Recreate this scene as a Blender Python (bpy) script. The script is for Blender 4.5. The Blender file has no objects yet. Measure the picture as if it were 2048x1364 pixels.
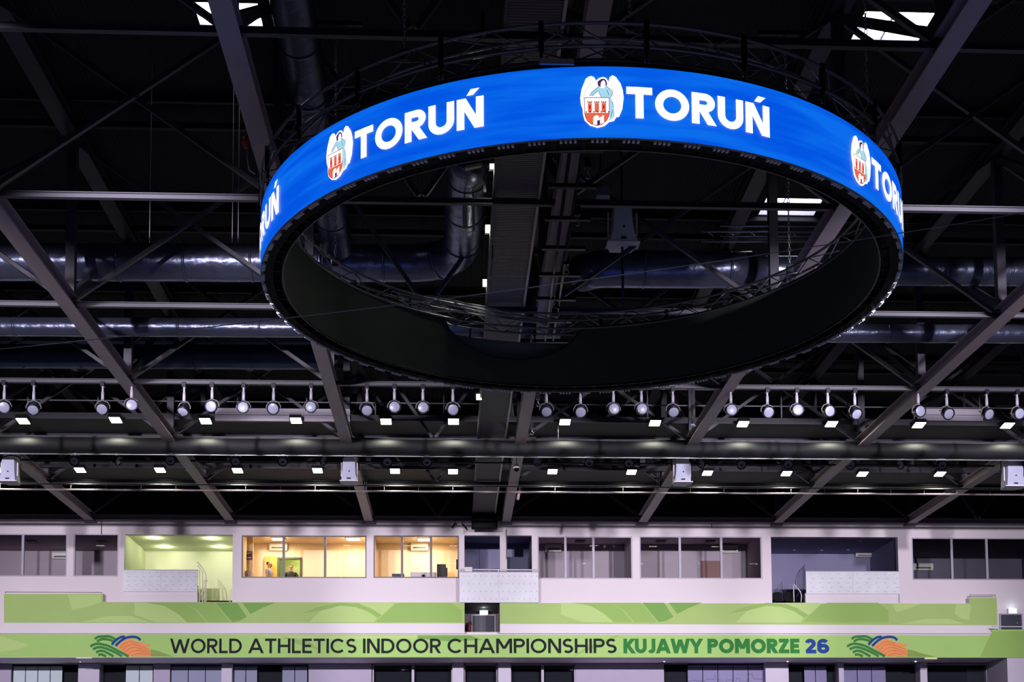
import bpy, math, random
from mathutils import Vector, Matrix
random.seed(7)
SC = bpy.context.scene
COL = SC.collection
pi = math.pi

# ------------------------------------------------------------------ camera
EYE = 5.0
F, TH, PS, RO, CX, CY = 2686.8, .0758633, .0492807, -.0064776, 1037.8, 1425.84
_ct, _st, _cp, _sp = math.cos(TH), math.sin(TH), math.cos(PS), math.sin(PS)
FW = Vector((_sp * _ct, _cp * _ct, _st)); _r0 = Vector((_cp, -_sp, 0)); _u0 = _r0.cross(FW)
RV = _r0 * math.cos(RO) + _u0 * math.sin(RO); UV = -_r0 * math.sin(RO) + _u0 * math.cos(RO)
camd = bpy.data.cameras.new('camera'); cam = bpy.data.objects.new('camera', camd); COL.objects.link(cam)
m = Matrix.Identity(4)
for i in range(3):
    m[i][0], m[i][1], m[i][2] = RV[i], UV[i], -FW[i]
m[2][3] = EYE
cam.matrix_world = m
camd.sensor_width = 36; camd.lens = 36 * F / 2048
camd.shift_x = (1024 - CX) / 2048; camd.shift_y = (CY - 682) / 2048
camd.clip_start = .1; camd.clip_end = 300
SC.camera = cam

def at(px, py, Y=None, Z=None):
    """the point of the hall at depth Y (or height Z) that the photograph shows at this pixel"""
    d = FW + RV * ((px - CX) / F) - UV * ((py - CY) / F)
    k = Y / d.y if Y is not None else (Z - EYE) / d.z
    return Vector((0, 0, EYE)) + d * k

# ------------------------------------------------------------------ light and exposure
SC.view_settings.view_transform = 'Standard'; SC.view_settings.look = 'None'
SC.view_settings.exposure = 0.0; SC.view_settings.gamma = 1.0
SC.view_settings.use_curve_mapping = False
world = bpy.data.worlds.new('hall_ambient_fill'); SC.world = world; world.use_nodes = True
wb = world.node_tree.nodes['Background']
wb.inputs[0].default_value = (.40, .38, .62, 1); wb.inputs[1].default_value = .05  # even bluish fill added for the hall's bounced light
SC.cycles.use_denoising = True
SC.cycles.max_bounces = 6; SC.cycles.diffuse_bounces = 3; SC.cycles.glossy_bounces = 3; SC.cycles.transparent_max_bounces = 8
SC.cycles.sample_clamp_indirect = 4.0
SC.cycles.caustics_reflective = False; SC.cycles.caustics_refractive = False

# ------------------------------------------------------------------ materials
def lin(c):
    if isinstance(c, str):
        c = tuple(int(c[i:i + 2], 16) / 255 for i in (0, 2, 4))
    return tuple((x / 12.92 if x <= .04045 else ((x + .055) / 1.055) ** 2.4) for x in c) + (1,)
MATS = {}
def mat(name, col, rough=.6, metal=0., var=.12, scale=3., bump=0., bscale=20., spec=.5, stretch=None):
    if name in MATS: return MATS[name]
    M = bpy.data.materials.new(name); M.use_nodes = True; nt = M.node_tree; b = nt.nodes['Principled BSDF']
    c = lin(col); b.inputs['Roughness'].default_value = rough; b.inputs['Metallic'].default_value = metal
    b.inputs['Specular IOR Level'].default_value = spec
    tc = nt.nodes.new('ShaderNodeTexCoord'); n = nt.nodes.new('ShaderNodeTexNoise'); n.inputs['Scale'].default_value = scale
    n.inputs['Detail'].default_value = 4
    src = tc.outputs['Object']
    if stretch:
        mp = nt.nodes.new('ShaderNodeMapping'); mp.inputs['Scale'].default_value = stretch
        nt.links.new(src, mp.inputs[0]); src = mp.outputs[0]
    nt.links.new(src, n.inputs['Vector'])
    r = nt.nodes.new('ShaderNodeMix'); r.data_type = 'RGBA'
    r.inputs[6].default_value = tuple(x * (1 - var) for x in c[:3]) + (1,); r.inputs[7].default_value = tuple(min(1, x * (1 + var)) for x in c[:3]) + (1,)
    nt.links.new(n.outputs['Fac'], r.inputs[0]); nt.links.new(r.outputs[2], b.inputs['Base Color'])
    if bump:
        n2 = nt.nodes.new('ShaderNodeTexNoise'); n2.inputs['Scale'].default_value = bscale
        nt.links.new(src, n2.inputs['Vector'])
        bp = nt.nodes.new('ShaderNodeBump'); bp.inputs['Strength'].default_value = bump; bp.inputs['Distance'].default_value = .05
        nt.links.new(n2.outputs['Fac'], bp.inputs['Height']); nt.links.new(bp.outputs[0], b.inputs['Normal'])
    MATS[name] = M; return M
def emit(name, col, strength=1., col2=None, scale=(.6, .6, 6)):
    if name in MATS: return MATS[name]
    M = bpy.data.materials.new(name); M.use_nodes = True; nt = M.node_tree; b = nt.nodes['Principled BSDF']
    b.inputs['Base Color'].default_value = (.01, .01, .01, 1); b.inputs['Roughness'].default_value = .5
    b.inputs['Emission Color'].default_value = lin(col); b.inputs['Emission Strength'].default_value = strength
    if col2:
        tc = nt.nodes.new('ShaderNodeTexCoord'); mp = nt.nodes.new('ShaderNodeMapping'); mp.inputs['Scale'].default_value = scale
        n = nt.nodes.new('ShaderNodeTexNoise'); n.inputs['Scale'].default_value = 1.; n.inputs['Detail'].default_value = 2
        cr = nt.nodes.new('ShaderNodeValToRGB'); cr.color_ramp.elements[0].position = .38; cr.color_ramp.elements[1].position = .62
        cr.color_ramp.elements[0].color = lin(col); cr.color_ramp.elements[1].color = lin(col2)
        nt.links.new(tc.outputs['Object'], mp.inputs[0]); nt.links.new(mp.outputs[0], n.inputs['Vector'])
        nt.links.new(n.outputs['Fac'], cr.inputs[0]); nt.links.new(cr.outputs[0], b.inputs['Emission Color'])
    MATS[name] = M; return M
def ribbed(name, col, axis, freq, rough=.6, strength=.6, metal=0.):
    if name in MATS: return MATS[name]
    M = mat(name, col, rough, metal, .15, 2.); nt = M.node_tree; b = nt.nodes['Principled BSDF']
    tc = nt.nodes.new('ShaderNodeTexCoord'); w = nt.nodes.new('ShaderNodeTexWave'); w.bands_direction = axis; w.inputs['Scale'].default_value = freq
    bp = nt.nodes.new('ShaderNodeBump'); bp.inputs['Strength'].default_value = strength; bp.inputs['Distance'].default_value = .04
    nt.links.new(tc.outputs['Object'], w.inputs['Vector']); nt.links.new(w.outputs['Fac'], bp.inputs['Height']); nt.links.new(bp.outputs[0], b.inputs['Normal'])
    return M
def glass(name, tint=(.9, .93, .95)):
    M = bpy.data.materials.new(name); M.use_nodes = True; nt = M.node_tree
    for n in list(nt.nodes): nt.nodes.remove(n)
    o = nt.nodes.new('ShaderNodeOutputMaterial'); t = nt.nodes.new('ShaderNodeBsdfTransparent'); t.inputs[0].default_value = tint + (1,)
    g = nt.nodes.new('ShaderNodeBsdfGlossy'); g.inputs['Roughness'].default_value = .02
    fr = nt.nodes.new('ShaderNodeFresnel'); fr.inputs[0].default_value = 1.5; mx = nt.nodes.new('ShaderNodeMixShader')
    nt.links.new(fr.outputs[0], mx.inputs[0]); nt.links.new(t.outputs[0], mx.inputs[1]); nt.links.new(g.outputs[0], mx.inputs[2]); nt.links.new(mx.outputs[0], o.inputs[0])
    return M
STEEL = mat('painted_roof_steel', '9c8f98', .55, 0, .14, 1.5)
STEELD = mat('dark_roof_steel', '3a3846', .5, 0, .15, 1.5)
DECK = ribbed('dark_roof_deck', '070819', 'X', 3.2, .8, .35)
FOIL = mat('foil_duct_wrap', '6d7390', .3, .75, .15, 1.2, .5, 3.5)
FOILD = mat('dark_duct_wrap', '343c58', .38, .6, .2, 1.2, .5, 3.)
BLACK = mat('black_paint', '07080b', .7, spec=.15)
BLACKM = mat('black_metal', '22242c', .35, .6)
TRUSSM = mat('black_truss_tube', '80828e', .28, .6)
SILVER = mat('bright_steel', 'b9b9c4', .3, .8)
CLOTH = mat('black_masking_cloth', '4c564e', .85, 0, .15, 2., .2, 6)
WHITE = mat('white_plaster', 'dcd3dc', .75, 0, .04, .6)
WHITE2 = mat('white_painted_slab', 'dcd6df', .7, 0, .04, .6)
GREYW = mat('grey_window_frame', 'a39fb4', .45)
DARKF = mat('dark_window_frame', '5a5260', .45)
PANEL = ribbed('white_perforated_panel', 'e2e3ee', 'X', 8, .6, .25)
GREEN = mat('green_banner_print', 'a2c070', .7, 0, .05, .8)
GREEN2 = mat('light_green_banner_print', 'b2d080', .7, 0, .04, .8)
GREEN3 = mat('mid_green_banner_print', '8fb65c', .7, 0, .04, .8)
GREEN4 = mat('deep_green_banner_print', '74a44a', .7, 0, .04, .8)
BAND = mat('lower_green_banner_print', 'a0ca70', .7, 0, .05, .8)
NAVY = mat('navy_letter_print', '0a121e', .85)
KGREEN = mat('green_letter_print', '257a33', .8)
WBLUE = mat('blue_letter_print', '0c3a92', .8)
ORANGE = mat('orange_print', 'e88f4e', .6)
OLIVE = mat('olive_print', '7f9a3f', .6)
WGREEN = mat('wave_green_print', '33803a', .8)
LENS = mat('lamp_front_glass', '9a9db8', .35)
GREY = mat('mid_grey_paint', '74747e', .6)
SPK = mat('white_speaker_cabinet', 'a6a9c6', .5)
GLASS = glass('window_glass')

# ------------------------------------------------------------------ mesh building
class MB:
    def __init__(s): s.v = []; s.f = []; s.m = []; s.cur = 0; s.sm = []
    def add(s, vs, fs, smooth=False):
        b = len(s.v); s.v += [Vector(v) for v in vs]
        for f in fs: s.f.append([b + i for i in f]); s.m.append(s.cur); s.sm.append(smooth)
        return s
    def box(s, a, b):
        x0, y0, z0 = a; x1, y1, z1 = b
        return s.add([(x0, y0, z0), (x1, y0, z0), (x1, y1, z0), (x0, y1, z0), (x0, y0, z1), (x1, y0, z1), (x1, y1, z1), (x0, y1, z1)],
                     [(0, 3, 2, 1), (4, 5, 6, 7), (0, 1, 5, 4), (1, 2, 6, 5), (2, 3, 7, 6), (3, 0, 4, 7)])
    def bar(s, p, q, w, h=None, up=(0, 0, 1)):
        p, q = Vector(p), Vector(q); h = h or w; d = (q - p).normalized(); up = Vector(up)
        if abs(d.dot(up)) > .98: up = Vector((0, 1, 0))
        r = d.cross(up).normalized() * (w / 2); u = r.cross(d).normalized() * (h / 2)
        vs = [p - r - u, p + r - u, p + r + u, p - r + u, q - r - u, q + r - u, q + r + u, q - r + u]
        return s.add(vs, [(0, 3, 2, 1), (4, 5, 6, 7), (0, 1, 5, 4), (1, 2, 6, 5), (2, 3, 7, 6), (3, 0, 4, 7)])
    def ibeam(s, p, q, w, h, t=.025, up=(0, 0, 1)):
        """H-section: web and two flanges"""
        p, q = Vector(p), Vector(q); d = (q - p).normalized(); up = Vector(up); r = d.cross(up).normalized(); u = r.cross(d).normalized()
        o = u * (h / 2 - t / 2)
        s.bar(p + o, q + o, w, t, up); s.bar(p - o, q - o, w, t, up); s.bar(p, q, t, h - 2 * t, up); return s
    def tube(s, pts, r, n=10, cap=True, closed=False):
        pts = [Vector(p) for p in pts]; b = len(s.v); N = len(pts); rr = r if isinstance(r, (list, tuple)) else [r] * N; nrm = None
        for i, p in enumerate(pts):
            if closed: d = (pts[(i + 1) % N] - pts[i - 1]).normalized()
            else: d = (pts[min(i + 1, N - 1)] - pts[max(i - 1, 0)]).normalized()
            if nrm is None:
                nrm = d.cross(Vector((0, 0, 1))); nrm = nrm if nrm.length > .05 else d.cross(Vector((0, 1, 0)))
            nrm = (nrm - d * nrm.dot(d)).normalized(); bn = d.cross(nrm)
            for k in range(n):
                a = 2 * pi * k / n; s.v.append(p + (nrm * math.cos(a) + bn * math.sin(a)) * rr[i])
        for i in range(N if closed else N - 1):
            j = (i + 1) % N
            for k in range(n):
                s.f.append([b + i * n + k, b + i * n + (k + 1) % n, b + j * n + (k + 1) % n, b + j * n + k]); s.m.append(s.cur); s.sm.append(True)
        if cap and not closed:
            s.f.append([b + k for k in range(n)][::-1]); s.m.append(s.cur); s.sm.append(False)
            s.f.append([b + (N - 1) * n + k for k in range(n)]); s.m.append(s.cur); s.sm.append(False)
        return s
    def poly(s, pts): return s.add(pts, [tuple(range(len(pts)))])
    def build(s, name, mats, parent=None, org=(0, 0, 0)):
        me = bpy.data.meshes.new(name); o = Vector(org)
        me.from_pydata([v - o for v in s.v], [], s.f)
        for mm in (mats if isinstance(mats, (list, tuple)) else [mats]): me.materials.append(mm)
        me.polygons.foreach_set('material_index', s.m); me.polygons.foreach_set('use_smooth', s.sm); me.update()
        return link(name, me, parent)
def link(name, me, parent=None):
    ob = bpy.data.objects.new(name, me); COL.objects.link(ob)
    if parent: ob.parent = parent
    return ob
def thing(name, label, cat, loc=(0, 0, 0), group=None):
    o = bpy.data.objects.new(name, None); COL.objects.link(o); o.location = loc; o.empty_display_size = .2
    return tag(o, label, cat, group)
def tag(o, label, cat, group=None):
    o['label'] = label; o['category'] = cat
    if group: o['group'] = group
    return o
def struct(o): o['kind'] = 'structure'; return o
def lamp(kind, loc, energy, color, parent=None, size=.3, aim=None, cone=None, blend=.6, name='light_source'):
    L = bpy.data.lights.new(name, kind); L.energy = energy; L.color = color
    if kind == 'AREA': L.shape = 'RECTANGLE'; L.size = size[0] if isinstance(size, tuple) else size; L.size_y = size[1] if isinstance(size, tuple) else size
    else: L.shadow_soft_size = size
    if kind == 'SPOT': L.spot_size = cone or 1.2; L.spot_blend = blend
    o = bpy.data.objects.new(name, L); COL.objects.link(o); o.location = loc
    if aim is not None: o.rotation_euler = (Vector(aim)).to_track_quat('-Z', 'Y').to_euler()
    if parent: o.parent = parent
    return o

# ------------------------------------------------------------------ hall shell
XL, XR = -26., 32.; YW = 51.
ROOF = EYE + 15.5
ZC = EYE + 11.2           # underside of the truss bottom chords
MB().box((XL, -14, -.2), (XR, 66, 0)).build('floor', mat('sports_floor', '8a8496', .5))
struct(bpy.data.objects['floor'])
SKY = []   # skylight openings in the roof deck
for (x0, y0, x1, y1) in ((396, 6, 522, 66), (1712, 24, 1850, 94), (1522, 397, 1634, 440)):
    a, b = at(x0, y0, Z=ROOF), at(x1, y1, Z=ROOF); c, d = at(x0, y1, Z=ROOF), at(x1, y0, Z=ROOF)
    SKY.append(((c.x + a.x) / 2 if x0 < 1000 else min(c.x, a.x) * .5 + max(c.x, a.x) * .5, (b.x + d.x) / 2, (a.y + d.y) / 2, (b.y + c.y) / 2))
def holed(xs, ys, holes):
    xs, ys = sorted(set(xs)), sorted(set(ys))
    for i in range(len(xs) - 1):
        for j in range(len(ys) - 1):
            mx, my = (xs[i] + xs[i + 1]) / 2, (ys[j] + ys[j + 1]) / 2
            if not any(h[0] < mx < h[1] and h[2] < my < h[3] for h in holes): yield xs[i], xs[i + 1], ys[j], ys[j + 1]
mb = MB()
for x0, x1, y0, y1 in holed([XL, XR] + [h[0] for h in SKY] + [h[1] for h in SKY], [-2, 66] + [h[2] for h in SKY] + [h[3] for h in SKY], SKY):
    mb.add([(x0, y0, ROOF), (x1, y0, ROOF), (x1, y1, ROOF), (x0, y1, ROOF)], [(0, 1, 2, 3)])
    mb.add([(x0, y0, ROOF + .25), (x1, y0, ROOF + .25), (x1, y1, ROOF + .25), (x0, y1, ROOF + .25)], [(3, 2, 1, 0)])
struct(mb.build('ceiling', DECK))
SKYE = emit('skylight_daylight', 'f2f4ff', 5.0)
for i, (x0, x1, y0, y1) in enumerate(SKY):
    lab = ('bright roof skylight behind the second dark truss, upper left', 'bright roof skylight at the top right behind crossing struts', 'small roof skylight seen through the ring above silver duct')[i]
    t = thing('skylight', lab, 'skylight', ((x0 + x1) / 2, (y0 + y1) / 2, ROOF + .3), 'roof skylights'); o = t.location
    h = .22 if i < 2 else .5
    mb = MB()
    for (a, b, c, d) in ((x0, x1, y0, y0), (x1, x1, y0, y1), (x1, x0, y1, y1), (x0, x0, y1, y0)):
        mb.add([(a, c, ROOF + .001), (b, d, ROOF + .001), (b, d, ROOF + h), (a, c, ROOF + h)], [(0, 1, 2, 3)])
    mb.build('curb', mat('white_curb', 'c9c6d2', .6), t, o)
    MB().box((x0, y0, ROOF + h), (x1, y1, ROOF + h + .04)).build('diffuser', SKYE, t, o)
    mb = MB()
    for k in (1,): yy = y0 + (y1 - y0) * .7; mb.box((x0, yy - .012, ROOF + h - .06), (x1, yy + .012, ROOF + h - .01))
    mb.box(((x0 + x1) / 2 - .015, y0, ROOF + h - .06), ((x0 + x1) / 2 + .015, y1, ROOF + h - .01))
    mb.build('glazing_bar', GREYW, t, o)

# ------------------------------------------------------------------ roof trusses
TX = [2.07 + 5.25 * i for i in range(-5, 6)]
YN = [8.2 + 5.3 * i for i in range(9)]            # node depths 8.2 ... 50.6
ZT = EYE + 15.05
ords = ['first', 'second', 'third', 'fourth', 'fifth', 'sixth', 'seventh', 'eighth', 'ninth', 'tenth', 'eleventh']
desc = {-13.68: 'dark roof truss whose lower end meets the wall furthest left', -8.43: 'dark roof truss ending between the green lit balcony and the warm lit room',
        -3.18: 'dark roof truss running behind the left side of the ring, ending above two warm windows', 2.07: 'dark roof truss down the middle beside the ribbed duct',
        7.32: 'dark roof truss crossing the ring opening on the right with small bracket', 12.57: 'dark roof truss ending at the left corner of the dark balcony',
        17.82: 'dark roof truss ending furthest right above the wall, right of the dark balcony', -18.93: 'dark roof truss past the left edge, its web crossing the top left corner',
        23.07: 'dark roof truss beyond the right edge of the seats wall', }
for i, x in enumerate(TX):
    k = min(desc, key=lambda q: abs(q - x))
    if abs(k - x) > .1: continue
    t = thing('roof_truss', desc[k], 'roof truss', (x, 29, ZC), 'roof trusses running towards the far wall'); o = t.location
    y1 = 50.95
    MB().ibeam((x, 6, ZC + .15), (x, y1, ZC + .15), .33, .3, .03).build('bottom_chord', STEEL, t, o)
    MB().ibeam((x, 6, ZT + .15), (x, y1 + .5, ZT + .15), .38, .3, .03).build('top_chord', STEELD, t, o)
    for j, y in enumerate(YN[1:]):
        MB().bar((x, y, ZC + .3), (x, y, ZT), .2, .2).build('post', STEELD, t, o)
        if j < 7:
            MB().bar((x, y, ZC + .3), (x, y + 5.3, ZT), .16, .16).build('diagonal', STEELD, t, o)
    MB().box((x - .22, 50.7, ZC - .06), (x + .22, 50.98, ZC)).build('bearing_plate', STEELD, t, o)
LINE = mat('near_black_roof_line', '17182a', .6)
# transverse bracing in the node planes
pl = ['nearest', 'second nearest', 'third', 'fourth', 'fifth', 'sixth', 'last']
pd = ['crosswise roof bracing above the front of the ring, highest in view', 'crosswise roof bracing with the long bar level with the ring lettering',
      'crosswise roof bracing with a thin double bar just under the thick duct', 'crosswise roof bracing whose bar carries the row of hanging spotlights',
      'crosswise roof bracing hidden mostly behind the rolled dark curtain', 'crosswise roof bracing just above the double handrail pipe',
      'crosswise roof bracing standing on top of the white wall']
for j, y in enumerate(YN[2:]):
    t = thing('roof_bracing', pd[j], 'roof bracing', (2.07, y, ZC), 'crosswise bracing of the roof'); o = t.location
    if j < 6: MB().ibeam((XL, y, ZC + .13), (XR, y, ZC + .13), .10, .11, .016).build('bottom_strut', STEELD, t, o)
    MB().ibeam((XL, y - .4, ZT + .2), (XR, y - .4, ZT + .2), .12, .14, .02).build('top_strut', LINE, t, o)
    for k in range(1, 9):
        xa, xb = TX[k] + .1, TX[k + 1] - .1; xm = (xa + xb) / 2
        if k in (4, 8):
            MB().bar((xa, y, ZT), (xm - .05, y, ZC + .22), .09).build('brace', STEELD, t, o)
            MB().bar((xb, y, ZT), (xm + .05, y, ZC + .22), .09).build('brace', STEELD, t, o)
        else:
            MB().bar((xa, y - .03, ZC + .22), (xb, y - .03, ZT), .09).build('brace', STEELD, t, o)
            MB().bar((xa, y + .09, ZT), (xb, y + .09, ZC + .22), .09).build('brace', STEELD, t, o)
for q, y in enumerate([y - 1.25 for y in YN[2:]]):
    tag(MB().ibeam((XL, y, ROOF - .09), (XR, y, ROOF - .09), .08, .16, .02).build('roof_purlin', LINE), ['dark roof purlin above the top of the ring, the nearest one', 'dark roof purlin crossing the upper left behind the first long bar', 'dark roof purlin seen through the ring above the thick duct', 'dark roof purlin behind the thick foil duct', 'dark roof purlin above the hanging spotlight row', 'dark roof purlin above the lower catwalk', 'dark roof purlin nearest the far wall'][q], 'purlin', 'dark roof purlins')

# ------------------------------------------------------------------ stroke lettering
def arc(cx, cy, rx, ry, a0, a1, n=14):
    return [(cx + rx * math.cos(math.radians(a0 + (a1 - a0) * i / n)), cy + ry * math.sin(math.radians(a0 + (a1 - a0) * i / n))) for i in range(n + 1)]
def glyph(c, w):
    h = w / 2; T = 1 - h
    if c == 'A': return .98, [[(h * .8, 0), (.49, 1)], [(.98 - h * .8, 0), (.49, 1)], [(.22, .30), (.76, .30)]]
    if c == 'C': return .95, [arc(.5, .5, .5 - h, .5 - h, 42, 318, 26)]
    if c == 'D': return .86, [[(h, 0), (h, 1)], [(h, T), (.36, T)] + arc(.36, .5, .5 - h, .5 - h, 90, -90, 16) + [(h, h)]]
    if c == 'E': return .64, [[(h, 0), (h, 1)], [(h, T), (.62, T)], [(h, .5), (.57, .5)], [(h, h), (.62, h)]]
    if c == 'H': return .82, [[(h, 0), (h, 1)], [(.82 - h, 0), (.82 - h, 1)], [(h, .5), (.82 - h, .5)]]
    if c == 'I': return w, [[(h, 0), (h, 1)]]
    if c == 'J': return .55, [[(.55 - h, 1), (.55 - h, .3)] + arc(.27, .3, .28 - h, .3 - h, 0, -150, 10)]
    if c == 'K': return .74, [[(h, 0), (h, 1)], [(h, .38), (.68, 1)], [(.3, .56), (.70, 0)]]
    if c == 'L': return .58, [[(h, 1), (h, 0)], [(h, h), (.58, h)]]
    if c == 'M': return 1.0, [[(h, 0), (h, 1)], [(h * 1.2, 1), (.5, .30)], [(1 - h * 1.2, 1), (.5, .30)], [(1 - h, 0), (1 - h, 1)]]
    if c in 'NŃ':
        g = [[(h, 0), (h, 1)], [(h * 1.25, 1), (.82 - h * 1.25, 0)], [(.82 - h, 0), (.82 - h, 1)]]
        if c == 'Ń': g.append(('poly', [(.30, 1.07), (.50, 1.07), (.70, 1.27), (.43, 1.27)]))
        return .82, g
    if c == 'O': return 1.0, [arc(.5, .5, .5 - h, .5 - h, 0, 360, 32)]
    if c in 'PR':
        g = [[(h, 0), (h, 1)], [(h, T), (.4, T)] + arc(.4, .7, .30 - h * .9, .30 - h, 90, -90, 12) + [(h, .4 + h)]]
        if c == 'R': g.append([(.36, .42), (.62, 0)])
        return (.70 if c == 'P' else .72), g
    if c == 'S': ry = (1 - w) / 4; return .66, [arc(.33, 1 - h - ry, .33 - h, ry, 38, 270, 16) + arc(.33, h + ry, .33 - h, ry, 90, -142, 16)[1:]]
    if c == 'T': return .74, [[(0, T), (.74, T)], [(.37, 1), (.37, 0)]]
    if c == 'U': return .82, [[(h, 1), (h, .41)] + arc(.41, .41, .41 - h, .41 - h, 180, 360, 16) + [(.82 - h, 1)]]
    if c == 'W': return 1.28, [[(h * .7, 1), (.34, 0)], [(.34, 0), (.64, .95)], [(.64, .95), (.94, 0)], [(.94, 0), (1.28 - h * .7, 1)]]
    if c == 'Y': return .84, [[(h * .6, 1), (.42, .42)], [(.84 - h * .6, 1), (.42, .42)], [(.42, .5), (.42, 0)]]
    if c == 'Z': return .72, [[(.03, T), (.68, T)], [(.70 - h, T), (h, h)], [(.03, h), (.72, h)]]
    if c == '2': return .72, [arc(.36, .67, .34 - h, .33 - h, 165, -35, 14) + [(h + .02, h)], [(h * .7, h), (.72, h)]]
    if c == '6': return .74, [arc(.37, .33, .37 - h, .33 - h, 0, 360, 22), [(h, .33), (h, .6)] + arc(.37, .62, .37 - h, .38 - h, 180, 35, 12)]
    return .4, []
def ribbon(mb, pts, w, mp, lift):
    pts = [p for i, p in enumerate(pts) if i == 0 or (Vector(p) - Vector(pts[i - 1])).length > 1e-4]
    n = len(pts); closed = (Vector(pts[0]) - Vector(pts[-1])).length < 1e-4
    P = [Vector((p[0], p[1])) for p in pts]; L = []; R = []
    for i in range(n):
        a = P[i] - P[i - 1] if i else (P[n - 1] - P[n - 2] if closed else P[1] - P[0])
        b = P[i + 1] - P[i] if i < n - 1 else (P[1] - P[0] if closed else P[n - 1] - P[n - 2])
        a.normalize(); b.normalize(); t = a + b
        t = t.normalized() if t.length > .1 else a
        nn = Vector((-t.y, t.x)); k = min(1.6, 1 / max(.5, nn.dot(Vector((-a.y, a.x)))))
        L.append(P[i] + nn * (w / 2 * k)); R.append(P[i] - nn * (w / 2 * k))
    vs = []; sub = []
    for i in range(n - 1):   # subdivide long runs so that they follow a curved screen
        m = max(1, int((P[i + 1] - P[i]).length / .35)) if mp.curved else 1
        for q in range(m): sub.append((L[i].lerp(L[i + 1], q / m), R[i].lerp(R[i + 1], q / m)))
    sub.append((L[-1], R[-1]))
    for l, r in sub: vs += [mp(l.x, l.y, lift), mp(r.x, r.y, lift)]
    mb.add(vs, [(2 * i, 2 * i + 1, 2 * i + 3, 2 * i + 2) for i in range(len(sub) - 1)])
class Flat:   # a box of the picture on a vertical wall plane at depth Y; u, v in 0..1
    curved = False
    def __init__(s, x0, x1, y0, y1, Y): s.a = at(x0, y1, Y=Y); s.b = at(x1, y0, Y=Y); s.Y = Y
    def __call__(s, u, v, lift): return Vector((s.a.x + (s.b.x - s.a.x) * u, s.Y - lift, s.a.z + (s.b.z - s.a.z) * v))
def word(mb, txt, w, gap, mp, lift=.004, ci=0):
    adv = 0; items = []
    for c in txt:
        if c == ' ': adv += .45; continue
        g = glyph(c, w); items.append((adv, g[1])); adv += g[0] + gap
    tot = adv - gap; mb.cur = ci
    class S:
        curved = mp.curved
        def __call__(s, u, v, l): return mp(u / tot, v, l)
    S0 = S()
    for k, (x, strokes) in enumerate(items):
        for j, st in enumerate(strokes):
            if st[0] == 'poly': mb.poly([S0(p[0] + x, p[1], lift + .001) for p in st[1]]); continue
            l_ = lift + .0008 * j
            if len(st) == 2 and abs(st[0][0] - st[1][0]) > .04 and abs(st[0][1] - st[1][1]) > .2:   # slanted stroke, cut level with the line of the letters
                (xa, ya), (xb, yb) = st; hw = w / 2 * math.hypot(xb - xa, yb - ya) / abs(yb - ya); ya, yb = min(1, ya), min(1, yb)
                mb.poly([S0(xa + x - hw, ya, l_), S0(xa + x + hw, ya, l_), S0(xb + x + hw, yb, l_), S0(xb + x - hw, yb, l_)]); continue
            ribbon(mb, [(p[0] + x, p[1]) for p in st], w, S0, l_)

# ------------------------------------------------------------------ the ring screen
RX, RY, RR, RZ0, RZ1 = 2.138, 22., 5.274, EYE + 8.755, EYE + 9.712
RI = RR - .35
ring = thing('ring_screen', 'large blue LED screen ring with TORUŃ and a town crest, under a black round truss', 'led screen', (RX, RY, RZ0)); RO_ = ring.location
def cyl(a, r, z): return Vector((RX + r * math.sin(a), RY - r * math.cos(a), z))
NS = 192
def wall_of_ring(mb, r, z0, z1, inward=False, sm=True):
    vs = []; fs = []
    for i in range(NS):
        a = 2 * pi * i / NS; vs += [cyl(a, r, z0), cyl(a, r, z1(a) if callable(z1) else z1)]
    for i in range(NS):
        j = (i + 1) % NS; f = (2 * i, 2 * j, 2 * j + 1, 2 * i + 1); fs.append(f if not inward else f[::-1])
    mb.add(vs, fs, sm)
def annulus(mb, r0, r1, z):
    vs = []; fs = []
    for i in range(NS): a = 2 * pi * i / NS; vs += [cyl(a, r0, z), cyl(a, r1, z)]
    for i in range(NS): j = (i + 1) % NS; fs.append((2 * i, 2 * i + 1, 2 * j + 1, 2 * j))
    mb.add(vs, fs)
LEDBLUE = emit('led_blue', '0058e8', .95, '0a70f2')
mb = MB(); wall_of_ring(mb, RR, RZ0, RZ1); wall_of_ring(mb, RR - .05, RZ0, RZ1, True); 
mb.build('screen', LEDBLUE, ring, RO_)
mb = MB(); annulus(mb, RR - .052, RR - .001, RZ0 - .002); annulus(mb, RR - .052, RR - .001, RZ1 + .002); wall_of_ring(mb, RR - .052, RZ0 + .01, RZ1 + .02, True); annulus(mb, RR - .2, RR - .052, RZ1 + .02); mb.build('back_panel', mat('grey_panel_back', '8d999c', .6), ring, RO_)
mb = MB(); annulus(mb, RR - .2, RR - .05, RZ0 - .005); wall_of_ring(mb, RR - .2, RZ0 - .005, RZ0 + .14, True)
for i in range(80):
    a = 2 * pi * i / 80; mb.bar(cyl(a, RR - .06, RZ0 + .03), cyl(a, RI + .03, RZ0 + .03), .04)
mb.build('underside_frame', BLACK, ring, RO_)
def sag(a):
    """upper hem of the inner masking cloth; it droops at the far side, left of the middle"""
    z = EYE + 10.02; aa = math.degrees(a) % 360
    t = (aa - 191) / 17.
    return z - (.72 * (1 - t * t) ** .6 if abs(t) < 1 else 0)
mb = MB(); wall_of_ring(mb, RI, RZ0 + .01, sag, True); wall_of_ring(mb, RI + .012, RZ0 + .01, sag)
mb.build('masking_cloth', CLOTH, ring, RO_)
mb = MB(); mb.tube([cyl(2 * pi * i / NS, RI, RZ0 + .02) for i in range(NS)], .018, 6, closed=True)
mb.tube([cyl(2 * pi * i / NS, RI - .005, sag(2 * pi * i / NS)) for i in range(NS)], .012, 6, closed=True)
mb.build('cloth_hem', BLACKM, ring, RO_)
CLIP = mat('zinc_clip', 'e8eefc', .4, .1)
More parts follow.
